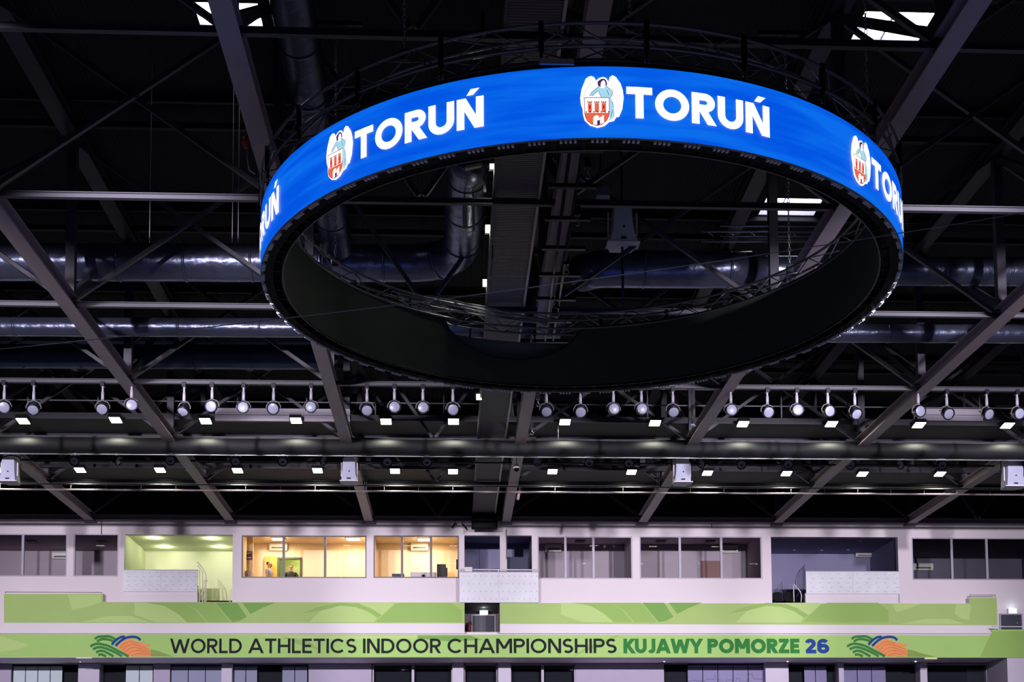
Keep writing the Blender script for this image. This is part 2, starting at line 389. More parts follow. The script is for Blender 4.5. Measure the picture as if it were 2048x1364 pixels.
for i in range(80):
    a0 = 2 * pi * (i + .5) / 80; mb = MB()
    for k in (-1.5, -.55, .4, 1.35):
        a = a0 + k * .0125; mb.bar(cyl(a, RR - .012, RZ0 - .022), cyl(a, RR - .07, RZ0 - .022), .03, .035)
    mb.build('panel_clip', CLIP, ring, RO_)
WH = emit('led_white', 'ffffff', 1.1)
class OnRing:
    curved = True
    def __init__(s, u0, u1, v0, v1): s.u0, s.u1, s.v0, s.v1 = u0, u1, v0, v1
    def __call__(s, u, v, lift):
        return cyl((s.u0 + (s.u1 - s.u0) * u) / RR, RR + lift, RZ0 + (RZ1 - RZ0) * (s.v0 + (s.v1 - s.v0) * v))
EW, EP, EB, ER, EDK, EPK, EGD = WH, emit('led_purple', '4b2f6e', 1), emit('led_light_blue', 'a5dcf2', 1), emit('led_brick_orange', 'ee6a4c', 1), emit('led_dark_red', '9a1430', 1), emit('led_pale_pink', 'f3dde6', 1), emit('led_dark_outline', '3a4a66', 1)
def crest(u0):
    mb = MB(); mp = OnRing(u0, u0 + .565, .125, .87)
    def P(pts, ci, l):
        mb.cur = ci; vs = [mp((x - 200) / 910, (1195 - y) / 1035, l) for x, y in pts]; b = len(mb.v)
        mb.add(vs, [tuple(range(len(vs)))])
    def S(pts, ci, w, l):
        mb.cur = ci
        class Q:
            curved = True
            def __call__(s, x, y, ll): return mp((x - 200) / 910, (1195 - y) / 1035, ll)
        ribbon(mb, pts, w, Q(), l)
    P([(200, 600), (230, 430), (320, 230), (380, 190), (430, 175), (490, 195), (520, 235), (530, 270), (600, 215), (690, 195), (760, 225), (795, 290), (820, 200), (880, 160), (950, 190), (1050, 320), (1095, 450), (1112, 600), (1080, 820), (1010, 975), (950, 985), (900, 1060), (800, 1080), (700, 1160), (560, 1195), (400, 1150), (290, 1050), (255, 930), (250, 830), (215, 740)], 0, .014)
    P([(565, 290), (640, 240), (700, 230), (750, 270), (768, 340), (735, 392), (728, 300), (695, 258), (650, 290), (628, 340), (630, 400), (575, 375)], 1, .018)
    P([(590, 390), (640, 420), (700, 420), (740, 380), (820, 430), (880, 510), (840, 600), (870, 680), (885, 780), (915, 900), (915, 970), (830, 1040), (800, 1060), (800, 600), (640, 600), (600, 510), (575, 470), (440, 580), (400, 570), (430, 510), (520, 430)], 2, .018)
    for a, b in (((590, 390), (430, 510)), ((430, 510), (400, 570)), ((575, 470), (450, 575)), ((580, 475), (640, 600)), ((740, 380), (870, 470)), ((870, 470), (880, 520)), ((880, 520), (840, 600)), ((760, 455), (800, 560)), ((870, 680), (890, 800)), ((885, 830), (835, 980))): S([a, b], 6, 10, .021)
    for i in range(5):
        S([(860 + i * 45, 290 + i * 50), (880 + i * 45, 600), (900 + i * 25, 900 - i * 20)], 5, 9, .017); S([(470 - i * 45, 260 + i * 45), (300 - i * 12, 520 + i * 40)], 5, 9, .017)
    P([(290, 610), (805, 610), (803, 900), (785, 985), (740, 1062), (650, 1132), (545, 1158), (440, 1132), (350, 1070), (305, 985), (290, 900)], 0, .020)
    S([(290, 612), (805, 612), (803, 900), (785, 985), (740, 1062), (650, 1132), (545, 1158), (440, 1132), (350, 1070), (305, 985), (290, 900), (290, 612)], 4, 12, .026)
    for x0, x1 in ((360, 440), (500, 590), (645, 735)):
        P([(x0, 715), (x1, 715), (x1, 890), (x0, 890)], 3, .023)
        S([(x0 - 8, 705), (x1 + 8, 705)], 4, 14, .026)
        for q in range(3): xx = x0 + 4 + (x1 - x0 - 8) * q / 2; S([(xx, 678), (xx, 704)], 4, 18, .026)
        for r in range(5):
            for q in range(3): S([(x0 + 12 + q * 28 + (r % 2) * 10, 738 + r * 32), (x0 + 24 + q * 28 + (r % 2) * 10, 738 + r * 32)], 4, 7, .025)
        if x0 != 500: P([(x0 + 27, 765), (x0 + 55, 765), (x0 + 55, 828), (x0 + 27, 828)], 4, .027)
        S([(x0 + 20, 905), (x0 + 30, 880), (x0 + 55, 880), (x0 + 66, 905)], 4, 11, .026)
    P([(296, 905), (800, 905), (783, 985), (738, 1060), (650, 1126), (545, 1150), (440, 1126), (350, 1066), (308, 985)], 3, .023)
    for q in range(7): S([(310 + q * 78, 888), (340 + q * 78, 888)], 4, 26, .024)
    for r in range(6):
        for q in range(11):
            xx = 335 + q * 42 + (r % 2) * 20; yy = 935 + r * 34
            if abs(xx - 550) < 250 - max(0, r - 1) * 34: S([(xx, yy), (xx + 14, yy)], 4, 7, .025)
    P([(465, 1140), (465, 1010), (490, 975), (540, 952), (585, 975), (602, 1010), (602, 1145)], 0, .027)
    P([(612, 1130), (612, 1000), (650, 970), (690, 955), (690, 1100)], 0, .027)
    P([(548, 1060), (603, 1055), (603, 1148), (548, 1148)], 1, .029)
    return mb.build('crest', [EW, EP, EB, ER, EDK, EPK, EGD], ring, RO_)
for u in (-12.7, -8.45, -4.377, -.464, 3.80, 8.0, 12.2):
    crest(u)
    mb = MB(); word(mb, 'TORUŃ', .235, .075, OnRing(u + .60, u + 2.64, .272, .715), .014)
    mb.build('lettering', WH, ring, RO_)

b0, b1 = at(1080, 138, Y=RY - RR - .01), at(1148, 130, Y=RY - RR - .01)
MB().box((b0.x, RY - RR - .03, RZ1 + .004), (b1.x, RY - RR + .0, RZ1 + .075)).build('service_plate', mat('grey_plate', 'a5a8a8', .5), ring, RO_)

# circular carrying truss
ct = ring; CO = RO_
TZ0, TZ1 = EYE + 9.99, EYE + 10.305; TRO, TRI = RR, RI
for (r, z) in ((TRO, TZ0), (TRO, TZ1), (TRI, TZ0), (TRI, TZ1)):
    MB().tube([cyl(2 * pi * i / NS, r, z) for i in range(NS)], .024, 8, closed=True).build('main_tube', TRUSSM, ct, CO)
NB = 30
for i in range(NB):
    a0, a1, am = 2 * pi * i / NB, 2 * pi * (i + 1) / NB, 2 * pi * (i + .5) / NB
    mb = MB(); mb.tube([cyl(a0 + .006, TRO, TZ0), cyl(am, TRO, TZ1)], .011, 6); mb.tube([cyl(am, TRO, TZ1), cyl(a1 - .006, TRO, TZ0)], .011, 6); mb.build('outer_brace', TRUSSM, ct, CO)
    mb = MB(); mb.tube([cyl(a0, TRO, TZ0), cyl(am, TRI, TZ0)], .011, 6); mb.tube([cyl(am, TRI, TZ0), cyl(a1, TRO, TZ0)], .011, 6); mb.build('level_brace', TRUSSM, ct, CO)
    MB().tube([cyl(a0, TRO, TZ1), cyl(am, TRI, TZ1)], .011, 6).build('top_brace', TRUSSM, ct, CO)
    mb = MB(); mb.tube([cyl(a0 + .01, TRI, TZ0), cyl(am, TRI, TZ1)], .011, 6); mb.tube([cyl(am, TRI, TZ1), cyl(a1, TRI, TZ0)], .011, 6); mb.build('inner_brace', TRUSSM, ct, CO)
for i in range(24):
    a = 2 * pi * (i + .3) / 24; mb = MB()
    mb.bar(cyl(a, TRO + .01, TZ0 - .04), cyl(a, TRO + .01, TZ1 + .04), .07, .05); mb.bar(cyl(a, TRO, TZ0 - .28), cyl(a, TRO, TZ0), .035)
    mb.build('hanger_bracket', BLACKM, ct, CO)
for i in range(24):
    a = 2 * pi * (i + .3) / 24; c = cyl(a, RR + .01, RZ1 + .09)
    tg = Vector((math.cos(a), math.sin(a), 0))
    MB().tube([c + (tg * math.cos(q * pi / 6) + Vector((0, 0, 1)) * math.sin(q * pi / 6)) * .034 for q in range(12)], .009, 6, closed=True).build('eye_bolt', SILVER, ct, CO)
# cables that coil over the far rim of the ring
t = thing('cable_bundle', 'bundle of looped silver cables lying over the far rim inside the ring', 'cable bundle', tuple(at(930, 612, Y=26.4))); o = t.location
for k, (y0, y1, x0) in enumerate(((582, 640, 784), (590, 645, 800), (597, 650, 820), (592, 643, 850), (606, 652, 838))):
    pts = [at(x0 + (1095 - x0) * q / 12, y0 + (y1 - y0) * q / 12 + 3 * math.sin(q * .7 + k), Y=26.45 + .03 * k) for q in range(13)]
    if k < 2: pts = [at(x0 + 10, y0 + 14, Y=26.5), at(x0 - 2, y0 + 9, Y=26.5)] + pts
    MB().tube(pts, .016, 6).build('cable', mat('grey_cable', '8d919c', .35, .5), t, o)
# hanging hoists down the middle
def chain(deg, lab):
    a = math.radians(deg); b = cyl(a, RR - .175, TZ1 + .02); top = Vector((b.x, b.y, ZT))
    t = thing('hoist_chain', lab, 'chain', tuple(top), 'ring hoist chains')
    n = int((top.z - b.z - .1) / .08); mb = MB()
    for i in range(n):
        c = top - Vector((0, 0, .08 * i + .04)); w = Vector((1, 0, 0)) if i % 2 else Vector((0, 1, 0))
        mb.tube([c + (w * .022 * math.cos(q * pi / 4) + Vector((0, 0, 1)) * .05 * math.sin(q * pi / 4)) for q in range(8)], .007, 5, closed=True)
    mb.build('chain_links', SILVER, t, top); MB().box(b + Vector((-.06, -.05, -.02)), b + Vector((.06, .05, .13))).build('chain_hook_block', BLACKM, t, top)
    MB().bar((b.x - .5, b.y, ZT + .03), (b.x + .5, b.y, ZT + .03), .08).build('chain_beam', BLACKM, t, top)
for dg, lb_ in ((-33, 'thin grey hoist chain dropping to the ring truss, left of its crown'), (2.5, 'hoist chain holding the ring truss near its crown'), (52, 'hoist chain at the right shoulder of the ring truss'), (122, 'hoist chain behind the right end of the ring'), (180, 'hoist chain at the far side of the ring'), (238, 'hoist chain behind the left end of the ring')): chain(dg, lb_)


# ------------------------------------------------------------------ ducts
def elbow(pts, rad, n=8):
    """round the corners of a path"""
    P = [Vector(p) for p in pts]; out = [P[0]]
    for i in range(1, len(P) - 1):
        a = (P[i - 1] - P[i]).normalized(); b = (P[i + 1] - P[i]).normalized()
        s, e = P[i] + a * rad, P[i] + b * rad
        for q in range(n + 1):
            t = q / n; out.append(s * (1 - t) ** 2 + P[i] * 2 * t * (1 - t) + e * t * t)
    return out + [P[-1]]
def dense(path, step=.5):
    out = []
    for a, b in zip(path, path[1:]):
        n = max(1, int((b - a).length / step))
        out += [a.lerp(b, q / n) for q in range(n)]
    return out + [path[-1]]
def duct(label, path, r, m, bands=1.3, loc=None, group=None):
    path = dense(path); t = thing('air_duct', label, 'duct', tuple(path[len(path) // 2]), group); o = t.location
    rs = [r * (1 + random.uniform(-.012, .012)) for _ in path]
    MB().tube(path, rs, 28).build('duct_wrap', m, t, o)
    d = 0
    for i in range(1, len(path) - 1):
        d += (path[i] - path[i - 1]).length
        if d > bands:
            d = 0; q = path[i]; dr = (path[i + 1] - path[i - 1]).normalized() * .03
            MB().tube([q - dr, q + dr], r * 1.035, 28).build('joint_tape', m, t, o)
    return t
def cpt(px, py, Y): return at(px, py, Y=Y)
a = cpt(-300, 523, 30.7); b = cpt(922, 527, 30.7); c = Vector((cpt(935, 440, 27.5).x, 25.2, b.z))
duct('thick foil-wrapped duct running left from the middle, bending towards the camera', elbow([a, b, c], 1.3), .425, FOIL, 1.1)
a, b = cpt(1175, 538, 30.7), cpt(1500, 540, 30.7)
duct('thick dark foil duct lying behind the right half of the ring opening', [a + Vector((-.1, .5, .1)), a + Vector((.3, 0, 0)), b], .425, FOIL, 1.6)
a, b = cpt(1503, 541, 30.7), cpt(2350, 545, 30.7)
duct('foil duct reaching from the ring to the right picture edge', [a, b], .335, FOIL, 1.3)
duct('slim foil duct under the thick one, left of the ring', [cpt(-300, 652, 33.4), cpt(1120, 658, 33.4)], .235, FOIL, 1.6)
duct('slim foil duct right of the ring, crossed by the long sloping truss', [cpt(1620, 666, 33.4), cpt(2350, 670, 33.4)], .235, FOIL, 1.6)
duct('dark wide duct just above the spotlight row at the far left', [cpt(-300, 708, 36.4), cpt(655, 712, 36.4)], .37, FOILD, 1.4)
a = at(583, 0, Z=EYE + 13.3); a0 = at(560, -200, Z=EYE + 13.3); b = at(668, 455, Z=EYE + 13.0)
duct('dark duct running away from the camera behind the left shoulder of the ring', [a0, a, b, b + Vector((0, .5, -.3))], .36, FOILD, 1.3)

# flat ribbed duct down the middle
zb = EYE + 11.42
l, r = at(947, 1032, Z=zb), at(992, 1032, Z=zb)
t = thing('flat_duct', 'wide flat duct with ribbed underside down the middle of the roof', 'duct', (l.x, 34, zb)); o = t.location
x0, x1 = .78, 1.62
MB().box((x0 + .02, 14, zb), (x1 - .02, 50.4, zb + .13)).build('ribbed_panel', ribbed('ribbed_duct_underside', '5c5a60', 'Y', 4.5, .55, .7), t, o)
MB().box((x0 - .02, 14, zb - .05), (x0 + .03, 50.4, zb + .15)).build('edge_rail', STEELD, t, o)
MB().box((x1 - .03, 14, zb - .05), (x1 + .02, 50.4, zb + .15)).build('edge_rail', mat('light_edge_rail', 'a6a29e', .4, .3), t, o)
e0, e1 = at(943, 1057, Y=50.3), at(995, 1045, Y=50.3)
MB().box((e0.x, 50.1, e0.z), (e1.x, 50.5, zb + .02)).build('end_hood', BLACK, t, o)

# ------------------------------------------------------------------ catwalks, handrails, curtain roll
GRATE = ribbed('catwalk_grating', '2c2a30', 'X', 30, .7, .3)
def catwalk(label, Y0, Y1, z, posts, rail=True):
    t = thing('catwalk', label, 'catwalk', (0, (Y0 + Y1) / 2, z)); o = t.location
    MB().box((XL, Y0, z), (XR, Y1, z + .06)).build('floor_grating', GRATE, t, o)
    MB().box((XL, Y0 - .03, z - .02), (XR, Y0, z + .16)).build('toe_board', STEELD, t, o)
    MB().ibeam((XL, Y1, z - .08), (XR, Y1, z - .08), .12, .16, .02).build('rear_beam', STEELD, t, o)
    if rail:
        for h in (.55, 1.05): MB().tube([(XL, Y0 + .03, z + h), (XR, Y0 + .03, z + h)], .02, 8).build('handrail', GREY, t, o)
        for k in range(posts):
            x = XL + .9 + k * (XR - XL) / posts; MB().tube([(x, Y0 + .03, z), (x, Y0 + .03, z + 1.05)], .022, 8).build('rail_post', GREY, t, o)
    return t
z1 = at(1024, 843, Y=40.0).z; z2 = at(1024, 939, Y=45.1).z
catwalk('high catwalk with handrail behind the hanging spotlight row', 40.0, 41.7, z1, 28)
catwalk('lower catwalk behind the dark curtain roll, floodlights along its edge', 45.1, 46.9, z2, 24, False)
for (xa, xb, lb) in ((430, 700, 'pale cable tray on the high catwalk, left of the middle'), (1835, 1965, 'pale cable tray on the high catwalk at the far right')):
    a, b = at(xa, 841, Y=39.85), at(xb, 818, Y=39.85)
    t = thing('cable_tray', lb, 'cable tray', ((a.x + b.x) / 2, 39.85, a.z)); o = t.location
    MB().box((a.x, 39.84, a.z), (b.x, 39.94, a.z + .17)).build('tray_front', mat('galvanised_tray', 'a79fb0', .5, .2), t, o)
    MB().box((a.x, 39.86, a.z + .19), (b.x, 39.96, b.z)).build('tray_lid', mat('galvanised_tray'  , 'a79fb0', .5, .2), t, o)
zc = (at(1024, 880, Y=40.1).z + at(1024, 912, Y=40.1).z) / 2
t = thing('curtain_roll', 'long dark curtain rolled up across the whole hall between the two light rows', 'curtain', (2, 40.2, zc)); o = t.location
MB().tube([(XL + q * (XR - XL) / 60, 40.1, zc + .005 * math.sin(q * 2.1)) for q in range(61)], .235, 28).build('rolled_fabric', mat('dark_blue_curtain', '0a0e16', .75, 0, .2, 2.), t, o)
MB().box((XL, 40.22, zc - .25), (XR, 40.26, zc - .225)).build('bottom_bar', SILVER, t, o)
t = thing('pipe_rail', 'double thin pipe running across in front of the lower catwalk', 'pipe rail', (2, 45.0, ZC - .2)); o = t.location
pz1, pz2 = at(1024, 973, Y=44.9).z, at(1024, 984, Y=44.9).z
MB().tube([(XL, 44.9, pz1), (XR, 44.9, pz1)], .022, 8).build('upper_pipe', GREY, t, o)
MB().tube([(XL, 44.9, pz2), (XR, 44.9, pz2)], .032, 8).build('lower_pipe', STEEL, t, o)
for k in range(50):
    x = XL + .5 + k * (XR - XL) / 50; MB().tube([(x, 44.9, pz2 - .05), (x, 44.9, pz1)], .012, 6).build('pipe_clip', GREY, t, o)

# ------------------------------------------------------------------ spotlights on the long bar
_mc = {}
def cached(key, fn, mats):
    if key not in _mc:
        mb = fn(); me = bpy.data.meshes.new(key); me.from_pydata(mb.v, [], mb.f)
        for q in (mats if isinstance(mats, list) else [mats]): me.materials.append(q)
        me.polygons.foreach_set('material_index', mb.m); me.polygons.foreach_set('use_smooth', mb.sm); me.update(); _mc[key] = me
    return _mc[key]
def lathe(prof, n=20, axis='Z'):
    mb = MB(); vs = []; fs = []; k = len(prof)
    for i in range(n):
        a = 2 * pi * i / n
        for (r, z) in prof: vs.append((r * math.cos(a), r * math.sin(a), z))
    for i in range(n):
        j = (i + 1) % n
        for q in range(k - 1): fs.append((i * k + q, j * k + q, j * k + q + 1, i * k + q + 1))
    mb.add(vs, fs, True); return mb
def fins(): 
    mb = lathe([(0, -.17), (.07, -.17), (.12, -.13), (.145, -.04), (.155, .06), (.165, .07), (.165, .12), (.14, .12), (.14, .1), (0, .1)])
    for q in range(5): mb.bar((-.1, .0, -.15 + q * .025), (.1, 0, -.15 + q * .025), .012, .3 - .02 * (4 - q))
    return mb
def spotlight(px, py, pipe_top, Y, pan, tilt, label, group, lens_mat=LENS):
    c = at(px, py, Y=Y); top = Vector((c.x, Y, pipe_top)); L = pipe_top - c.z
    t = thing('spotlight', label, 'spotlight', tuple(top), group)
    e = link('hanging_pipe', cached('pipe%.2f' % L, lambda: MB().tube([(0, 0, .1), (0, 0, -(L - .2))], .028, 10).tube([(0, 0, -(L - .42)), (0, 0, -(L - .2))], .04, 10), mat('pale_lilac_pipe', 'b4adc4', .45)), t)
    link('pipe_clamp', cached('clamp', lambda: MB().box((-.05, -.09, -.03), (.05, .09, .09)), BLACKM), t)
    def yk(): return MB().tube([(-.185, 0, -.02), (-.185, 0, .05), (-.13, 0, .15), (0, 0, .2), (.13, 0, .15), (.185, 0, .05), (.185, 0, -.02)], .014, 6)
    y = link('yoke', cached('yoke', yk, GREY), t); y.location = (0, 0, -L); y.rotation_euler = (0, 0, pan)
    h = link('lamp_housing', cached('housing', fins, BLACKM), t); h.location = (0, 0, -L)
    # lens faces the camera side and downwards
    h.rotation_euler = (pi / 2 + tilt, 0, pan)
    link('lens', cached('lens', lambda: lathe([(0, .105), (.13, .105), (.138, .1), (0, .1)]), lens_mat), h)
    return t
zr = ZC + .02
row1 = [(8, 814, 16, .3, .35), (67, 816, 77, .1, .75), (205, 816, 209, .05, .6), (263, 811, 262, .25, .1), (368, 818, 377, -.35, .95), (424, 813, 432, -.1, .25), (487, 816, 491, 0, .1), (547, 816, 550, 0, .45), (622, 815, 624, 0, .1),
        (734, 818, 737, .05, .65), (789, 815, 790, .05, .1), (846, 816, 851, .05, .1), (906, 818, 905, 0, .45), (1093, 820, 1093, 0, .75), (1161, 822, 1160, 0, .6), (1227, 819, 1222, .05, .1), (1283, 819, 1281, .05, .1), (1346, 821, 1342, .1, .7),
        (1462, 821, 1458, 0, .1), (1535, 823, 1529, .15, .5), (1594, 821, 1589, 0, .1), (1656, 822, 1646, .25, .3), (1710, 825, 1700, .3, .7), (1837, 823, 1828, .2, .2), (1894, 826, 1888, .2, .55), (1974, 827, 1966, .3, .5), (2035, 827, 2030, .2, .3)]
def near(px):
    s = [(192, 'the first sloping truss'), (300, 'the truss foot at far left'), (640, 'the truss left of centre'), (1020, 'the middle truss'), (1420, 'the truss right of centre'), (1800, 'the long right-hand truss')]
    return min(s, key=lambda q: abs(q[0] - px))[1]
place = ['cut by the left picture edge', 'second from the left edge', 'just left of the long left truss', 'tucked against the left side of the long left truss', 'just right of the long left truss, tipped down', 'second right of the long left truss',
         'pinkish-faced, middle of the five left of the second truss', 'fourth of the five left of the second truss', 'directly left of the second truss', 'directly right of the second truss, tipped down', 'second right of the second truss', 'third right of the second truss',
         'above the floodlight left of the central rigging', 'right beside the central rigging box', 'second right of the central rigging', 'under the lowest part of the ring, right of centre', 'third before the fifth truss, round face', 'tipped down, last before the truss right of centre',
         'directly right of the truss right of centre', 'second right of the truss right of centre', 'pinkish-faced, between the two right-hand trusses', 'above the third floodlight from the right', 'turned aside, fifth from the right edge', 'tight under the long right-hand truss', 'third from the right edge', 'second from the right edge', 'cut by the right picture edge']
PINK = mat('pinkish_lamp_glass', 'a88a96', .35)
for (px, py, hx, pan, tilt), pl_ in zip(row1, place):
    spotlight(px, py, zr, 34.7, pan, tilt, 'black spotlight on the long bar, ' + pl_, 'spotlights hanging from the long bar', PINK if px in (487, 1594) else LENS)
row2 = [(150, 918, 0, 1.), (232, 918, 1.2, .6), (342, 917, 0, .95), (472, 919, 0, 1.), (566, 919, 0, 1.), (642, 918, 1., .5), (775, 920, 0, 1.), (854, 920, 0, 1.), (1074, 921, 0, .3), (1178, 921, 0, .9), (1257, 922, 0, 1.), (1407, 924, -1., .5), (1482, 925, 0, 1.), (1575, 924, 0, 1.), (1700, 926, 0, 1.), (1805, 926, -1.1, .5), (1883, 926, 0, 1.)]
pl2 = ['right of the left speaker', 'turned sideways near the left speaker', 'between the two left trusses', 'above the third left floodlight', 'second left of the second speaker', 'turned sideways left of the second speaker', 'right of the second speaker', 'left of the flat duct', 'right of the dome camera, facing forward', 'second right of the dome camera', 'third right of the dome camera', 'turned sideways right of the third speaker',
       'second right of the third speaker', 'left of the fifth truss bottom', 'right of the fifth truss bottom', 'turned sideways near the right end', 'last before the right speaker']
for (px, py, pan, tilt), p_ in zip(row2, pl2):
    spotlight(px, py + 2, ZC + .1, 42.6, pan, tilt * .62, 'half hidden spotlight below the curtain roll, ' + p_, 'spotlights behind the curtain roll')
t = thing('lamp_bar', 'dark bar behind the curtain roll carrying the half hidden spotlights', 'bar', (2, 42.6, ZC + .1))
MB().tube([(XL, 42.6, ZC + .14), (XR, 42.6, ZC + .14)], .03, 8).build('bar_tube', STEELD, t, t.location)

# ------------------------------------------------------------------ floodlights
FLE = emit('floodlight_glare', 'fffde0', 14)
def flood(px, py, Y, label, group, w=.31, h=.36, tilt=1.42, e=220, mesh='f'):
    c = at(px, py, Y=Y); t = thing('floodlight', label, 'floodlight', tuple(c), group)
    def body():
        mb = MB(); mb.box((-w / 2 - .02, .0, -h / 2 - .02), (w / 2 + .02, .09, h / 2 + .02))
        for q in range(7): x = -w / 2 + w * q / 6; mb.box((x - .006, .09, -h / 2), (x + .006, .15, h / 2))
        return mb
    b = link('housing', cached('fbody' + mesh, body, BLACKM), t); b.rotation_euler = (tilt, 0, 0)
    link('led_panel', cached('fled' + mesh, lambda: MB().box((-w / 2, -.012, -h / 2), (w / 2, .001, h / 2)), FLE), b)
    link('bracket', cached('fbr' + mesh, lambda: MB().tube([(-w / 2 - .04, 0, -.02), (-w / 2 - .04, .02, .14), (w / 2 + .04, .02, .14), (w / 2 + .04, 0, -.02)], .01, 6).tube([(0, .02, .14), (0, .34, .14)], .015, 6), BLACKM), t)
    lamp('SPOT', (0, -.06, -.1), e, (1, .98, .78), t, .08, (0, -.3, -1), 2.3, .8)
    return t
f1 = [(46, 842, 'at the far left'), (231, 840, 'second from the left'), (411, 842, 'just right of the long left truss'), (592, 841, 'in front of the left cable tray'), (772, 843, 'right of the second truss'), (907, 843, 'left of the central rigging'), (1130, 844, 'right of the central rigging beside the hanging pole'),
      (1310, 846, 'left of the hooded pendant lamp'), (1486, 848, 'right of the truss right of centre'), (1663, 848, 'left of the long right-hand truss'), (1838, 850, 'right of the long right-hand truss'), (2015, 851, 'at the far right')]
for x, y, l in f1: flood(x, y, 39.68, 'lit floodlight on the upper row, ' + l, 'floodlights on the upper catwalk')
f2 = [(3, 940, 'cut by the left edge behind a speaker'), (160, 940, 'second from the left'), (320, 940, 'left of the second sloping truss'), (475, 941, 'right of the second sloping truss'), (635, 941, 'left of the second speaker'), (790, 942, 'right of the second speaker'), (906, 943, 'left of the flat duct'), (1105, 943, 'right of the dome camera'),
      (1263, 944, 'left of the third speaker'), (1415, 946, 'right of the third speaker'), (1573, 947, 'left of the fifth sloping truss'), (1725, 948, 'right of the fifth sloping truss'), (1880, 948, 'last on the right')]
for x, y, l in f2: flood(x, y, 44.78, 'lit floodlight on the lower row, ' + l, 'floodlights on the lower catwalk', e=200)
for x, y, Y, l in ((978, 458, 26.6, 'bright square floodlight in the ring opening, the upper of two'), (972, 566, 29.2, 'bright square floodlight in the ring opening, the lower of two'), (985, 333, 24.0, 'small floodlight high in the ring opening on a bracket'), (958, 794, 36.0, 'lit floodlight just under the lower rim of the ring')):
    flood(x, y, Y, l, None, .14 if y != 333 else .1, .15 if y != 333 else .09, .3, 40, 's' if y != 333 else 't')

# ------------------------------------------------------------------ the far wall with its rooms
def PX(px, py=1120, Y=YW): return at(px, py, Y=Y).x
def PZ(py, px=1024, Y=YW): return at(px, py, Y=Y).z
class Hole:
    def __init__(s, x0, x1, y0, y1, Y=YW):
        cx, cy = (max(0, x0) + min(2048, x1)) / 2, (y0 + y1) / 2
        s.x0, s.x1, s.z0, s.z1 = PX(x0, cy, Y), PX(x1, cy, Y), PZ(y1, cx, Y), PZ(y0, cx, Y)
def box3(mb, x0, x1, y0, y1, z0, z1): mb.box((x0, y0, z0), (x1, y1, z1)); return mb
ZTOP = PZ(1044); ZP = PZ(1205); ZS = PZ(1270)
H = {'a1': Hole(-70, 134, 1068, 1153), 'a2': Hole(147, 237, 1068, 1153), 'b': Hole(248, 465, 1069, 1204), 'c': Hole(483, 733, 1071, 1156), 'd': Hole(747, 918, 1071, 1156),
     'e1': Hole(929, 1000, 1071, 1206), 'e2': Hole(1014, 1064, 1071, 1206), 'f': Hole(1075, 1265, 1073, 1158), 'g': Hole(1279, 1524, 1073, 1158), 'h': Hole(1543, 1797, 1074, 1206), 'i': Hole(1824, 2130, 1076, 1160),
     'door': Hole(929, 1000, 1206, 1264), 'exit': Hole(2000, 2042, 1230, 1262)}
for k in ('b', 'e1', 'e2', 'h'): H[k].z0 = ZP
H['door'].z1 = ZP
hl = [(h.x0, h.x1, h.z0, h.z1) for h in H.values()]
XW0, XW1 = PX(-90), PX(2150)
mb = MB()
for x0, x1, z0, z1 in holed([XW0, XW1] + [v for h in hl for v in h[:2]], [ZS - .3, ZTOP] + [v for h in hl for v in h[2:]], hl):
    mb.add([(x0, YW, z0), (x1, YW, z0), (x1, YW, z1), (x0, YW, z1)], [(0, 1, 2, 3)])
D = .25
for x0, x1, z0, z1 in hl:
    mb.add([(x0, YW, z0), (x1, YW, z0), (x1, YW, z1), (x0, YW, z1), (x0, YW + D, z0), (x1, YW + D, z0), (x1, YW + D, z1), (x0, YW + D, z1)], [(0, 4, 5, 1), (1, 5, 6, 2), (2, 6, 7, 3), (3, 7, 4, 0)])
struct(mb.build('wall_back', WHITE))
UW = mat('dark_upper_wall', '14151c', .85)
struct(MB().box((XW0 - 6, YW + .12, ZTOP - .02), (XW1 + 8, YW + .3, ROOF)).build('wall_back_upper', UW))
b0 = PZ(1044); b1 = PZ(1034)
mb = MB(); mb.box((XW0 - 4, YW - .12, b0), (XW1 + 5, YW + .1, b0 + .03)); mb.box((XW0 - 4, YW - .12, b1 - .02), (XW1 + 5, YW + .1, b1)); mb.box((XW0 - 4, YW, b0), (XW1 + 5, YW + .05, b1))
tag(mb.build('wall_top_beam', STEEL), 'long steel beam lying along the top of the white wall', 'beam')

def room(key, x0, x1, z0, z1, d, mw, mc=None, mf=None, holes=()):
    """three walls, floor and ceiling of a room behind the far wall"""
    mb = MB(); y0, y1 = YW + D, YW + D + d
    for a, b, c, e in holed([x0, x1] + [v for h in holes for v in h[:2]], [z0, z1] + [v for h in holes for v in h[2:]], holes):
        mb.add([(a, y1, c), (b, y1, c), (b, y1, e), (a, y1, e)], [(0, 1, 2, 3)])
    for x in (x0, x1): mb.add([(x, y0, z0), (x, y1, z0), (x, y1, z1), (x, y0, z1)], [(0, 1, 2, 3)])
    mb.cur = 1; mb.add([(x0, y0, z1), (x1, y0, z1), (x1, y1, z1), (x0, y1, z1)], [(0, 1, 2, 3)])
    mb.cur = 2; mb.add([(x0, y0, z0), (x1, y0, z0), (x1, y1, z0), (x0, y1, z0)], [(0, 1, 2, 3)])
    # backs so that nothing leaks in
    mb.cur = 0; mb.box((x0 - .06, y1 + (.02 if not holes else 1.6), z0 - .1), (x1 + .06, y1 + (.08 if not holes else 1.7), z1 + .1)); mb.box((x0 - .06, y0, z1 + .02), (x1 + .06, y1 + 1.6, z1 + .08))
    return struct(mb.build('wall_room', [mw, mc or mw, mf or mw]))
RW_DARK = mat('dim_room_wall', 'b3a3ae', .8, 0, .05); RW_DK2 = mat('dark_room_wall', '6a5f70', .8, 0, .05); RW_BLUE = mat('blue_grey_room_wall', '8482a4', .8, 0, .04)
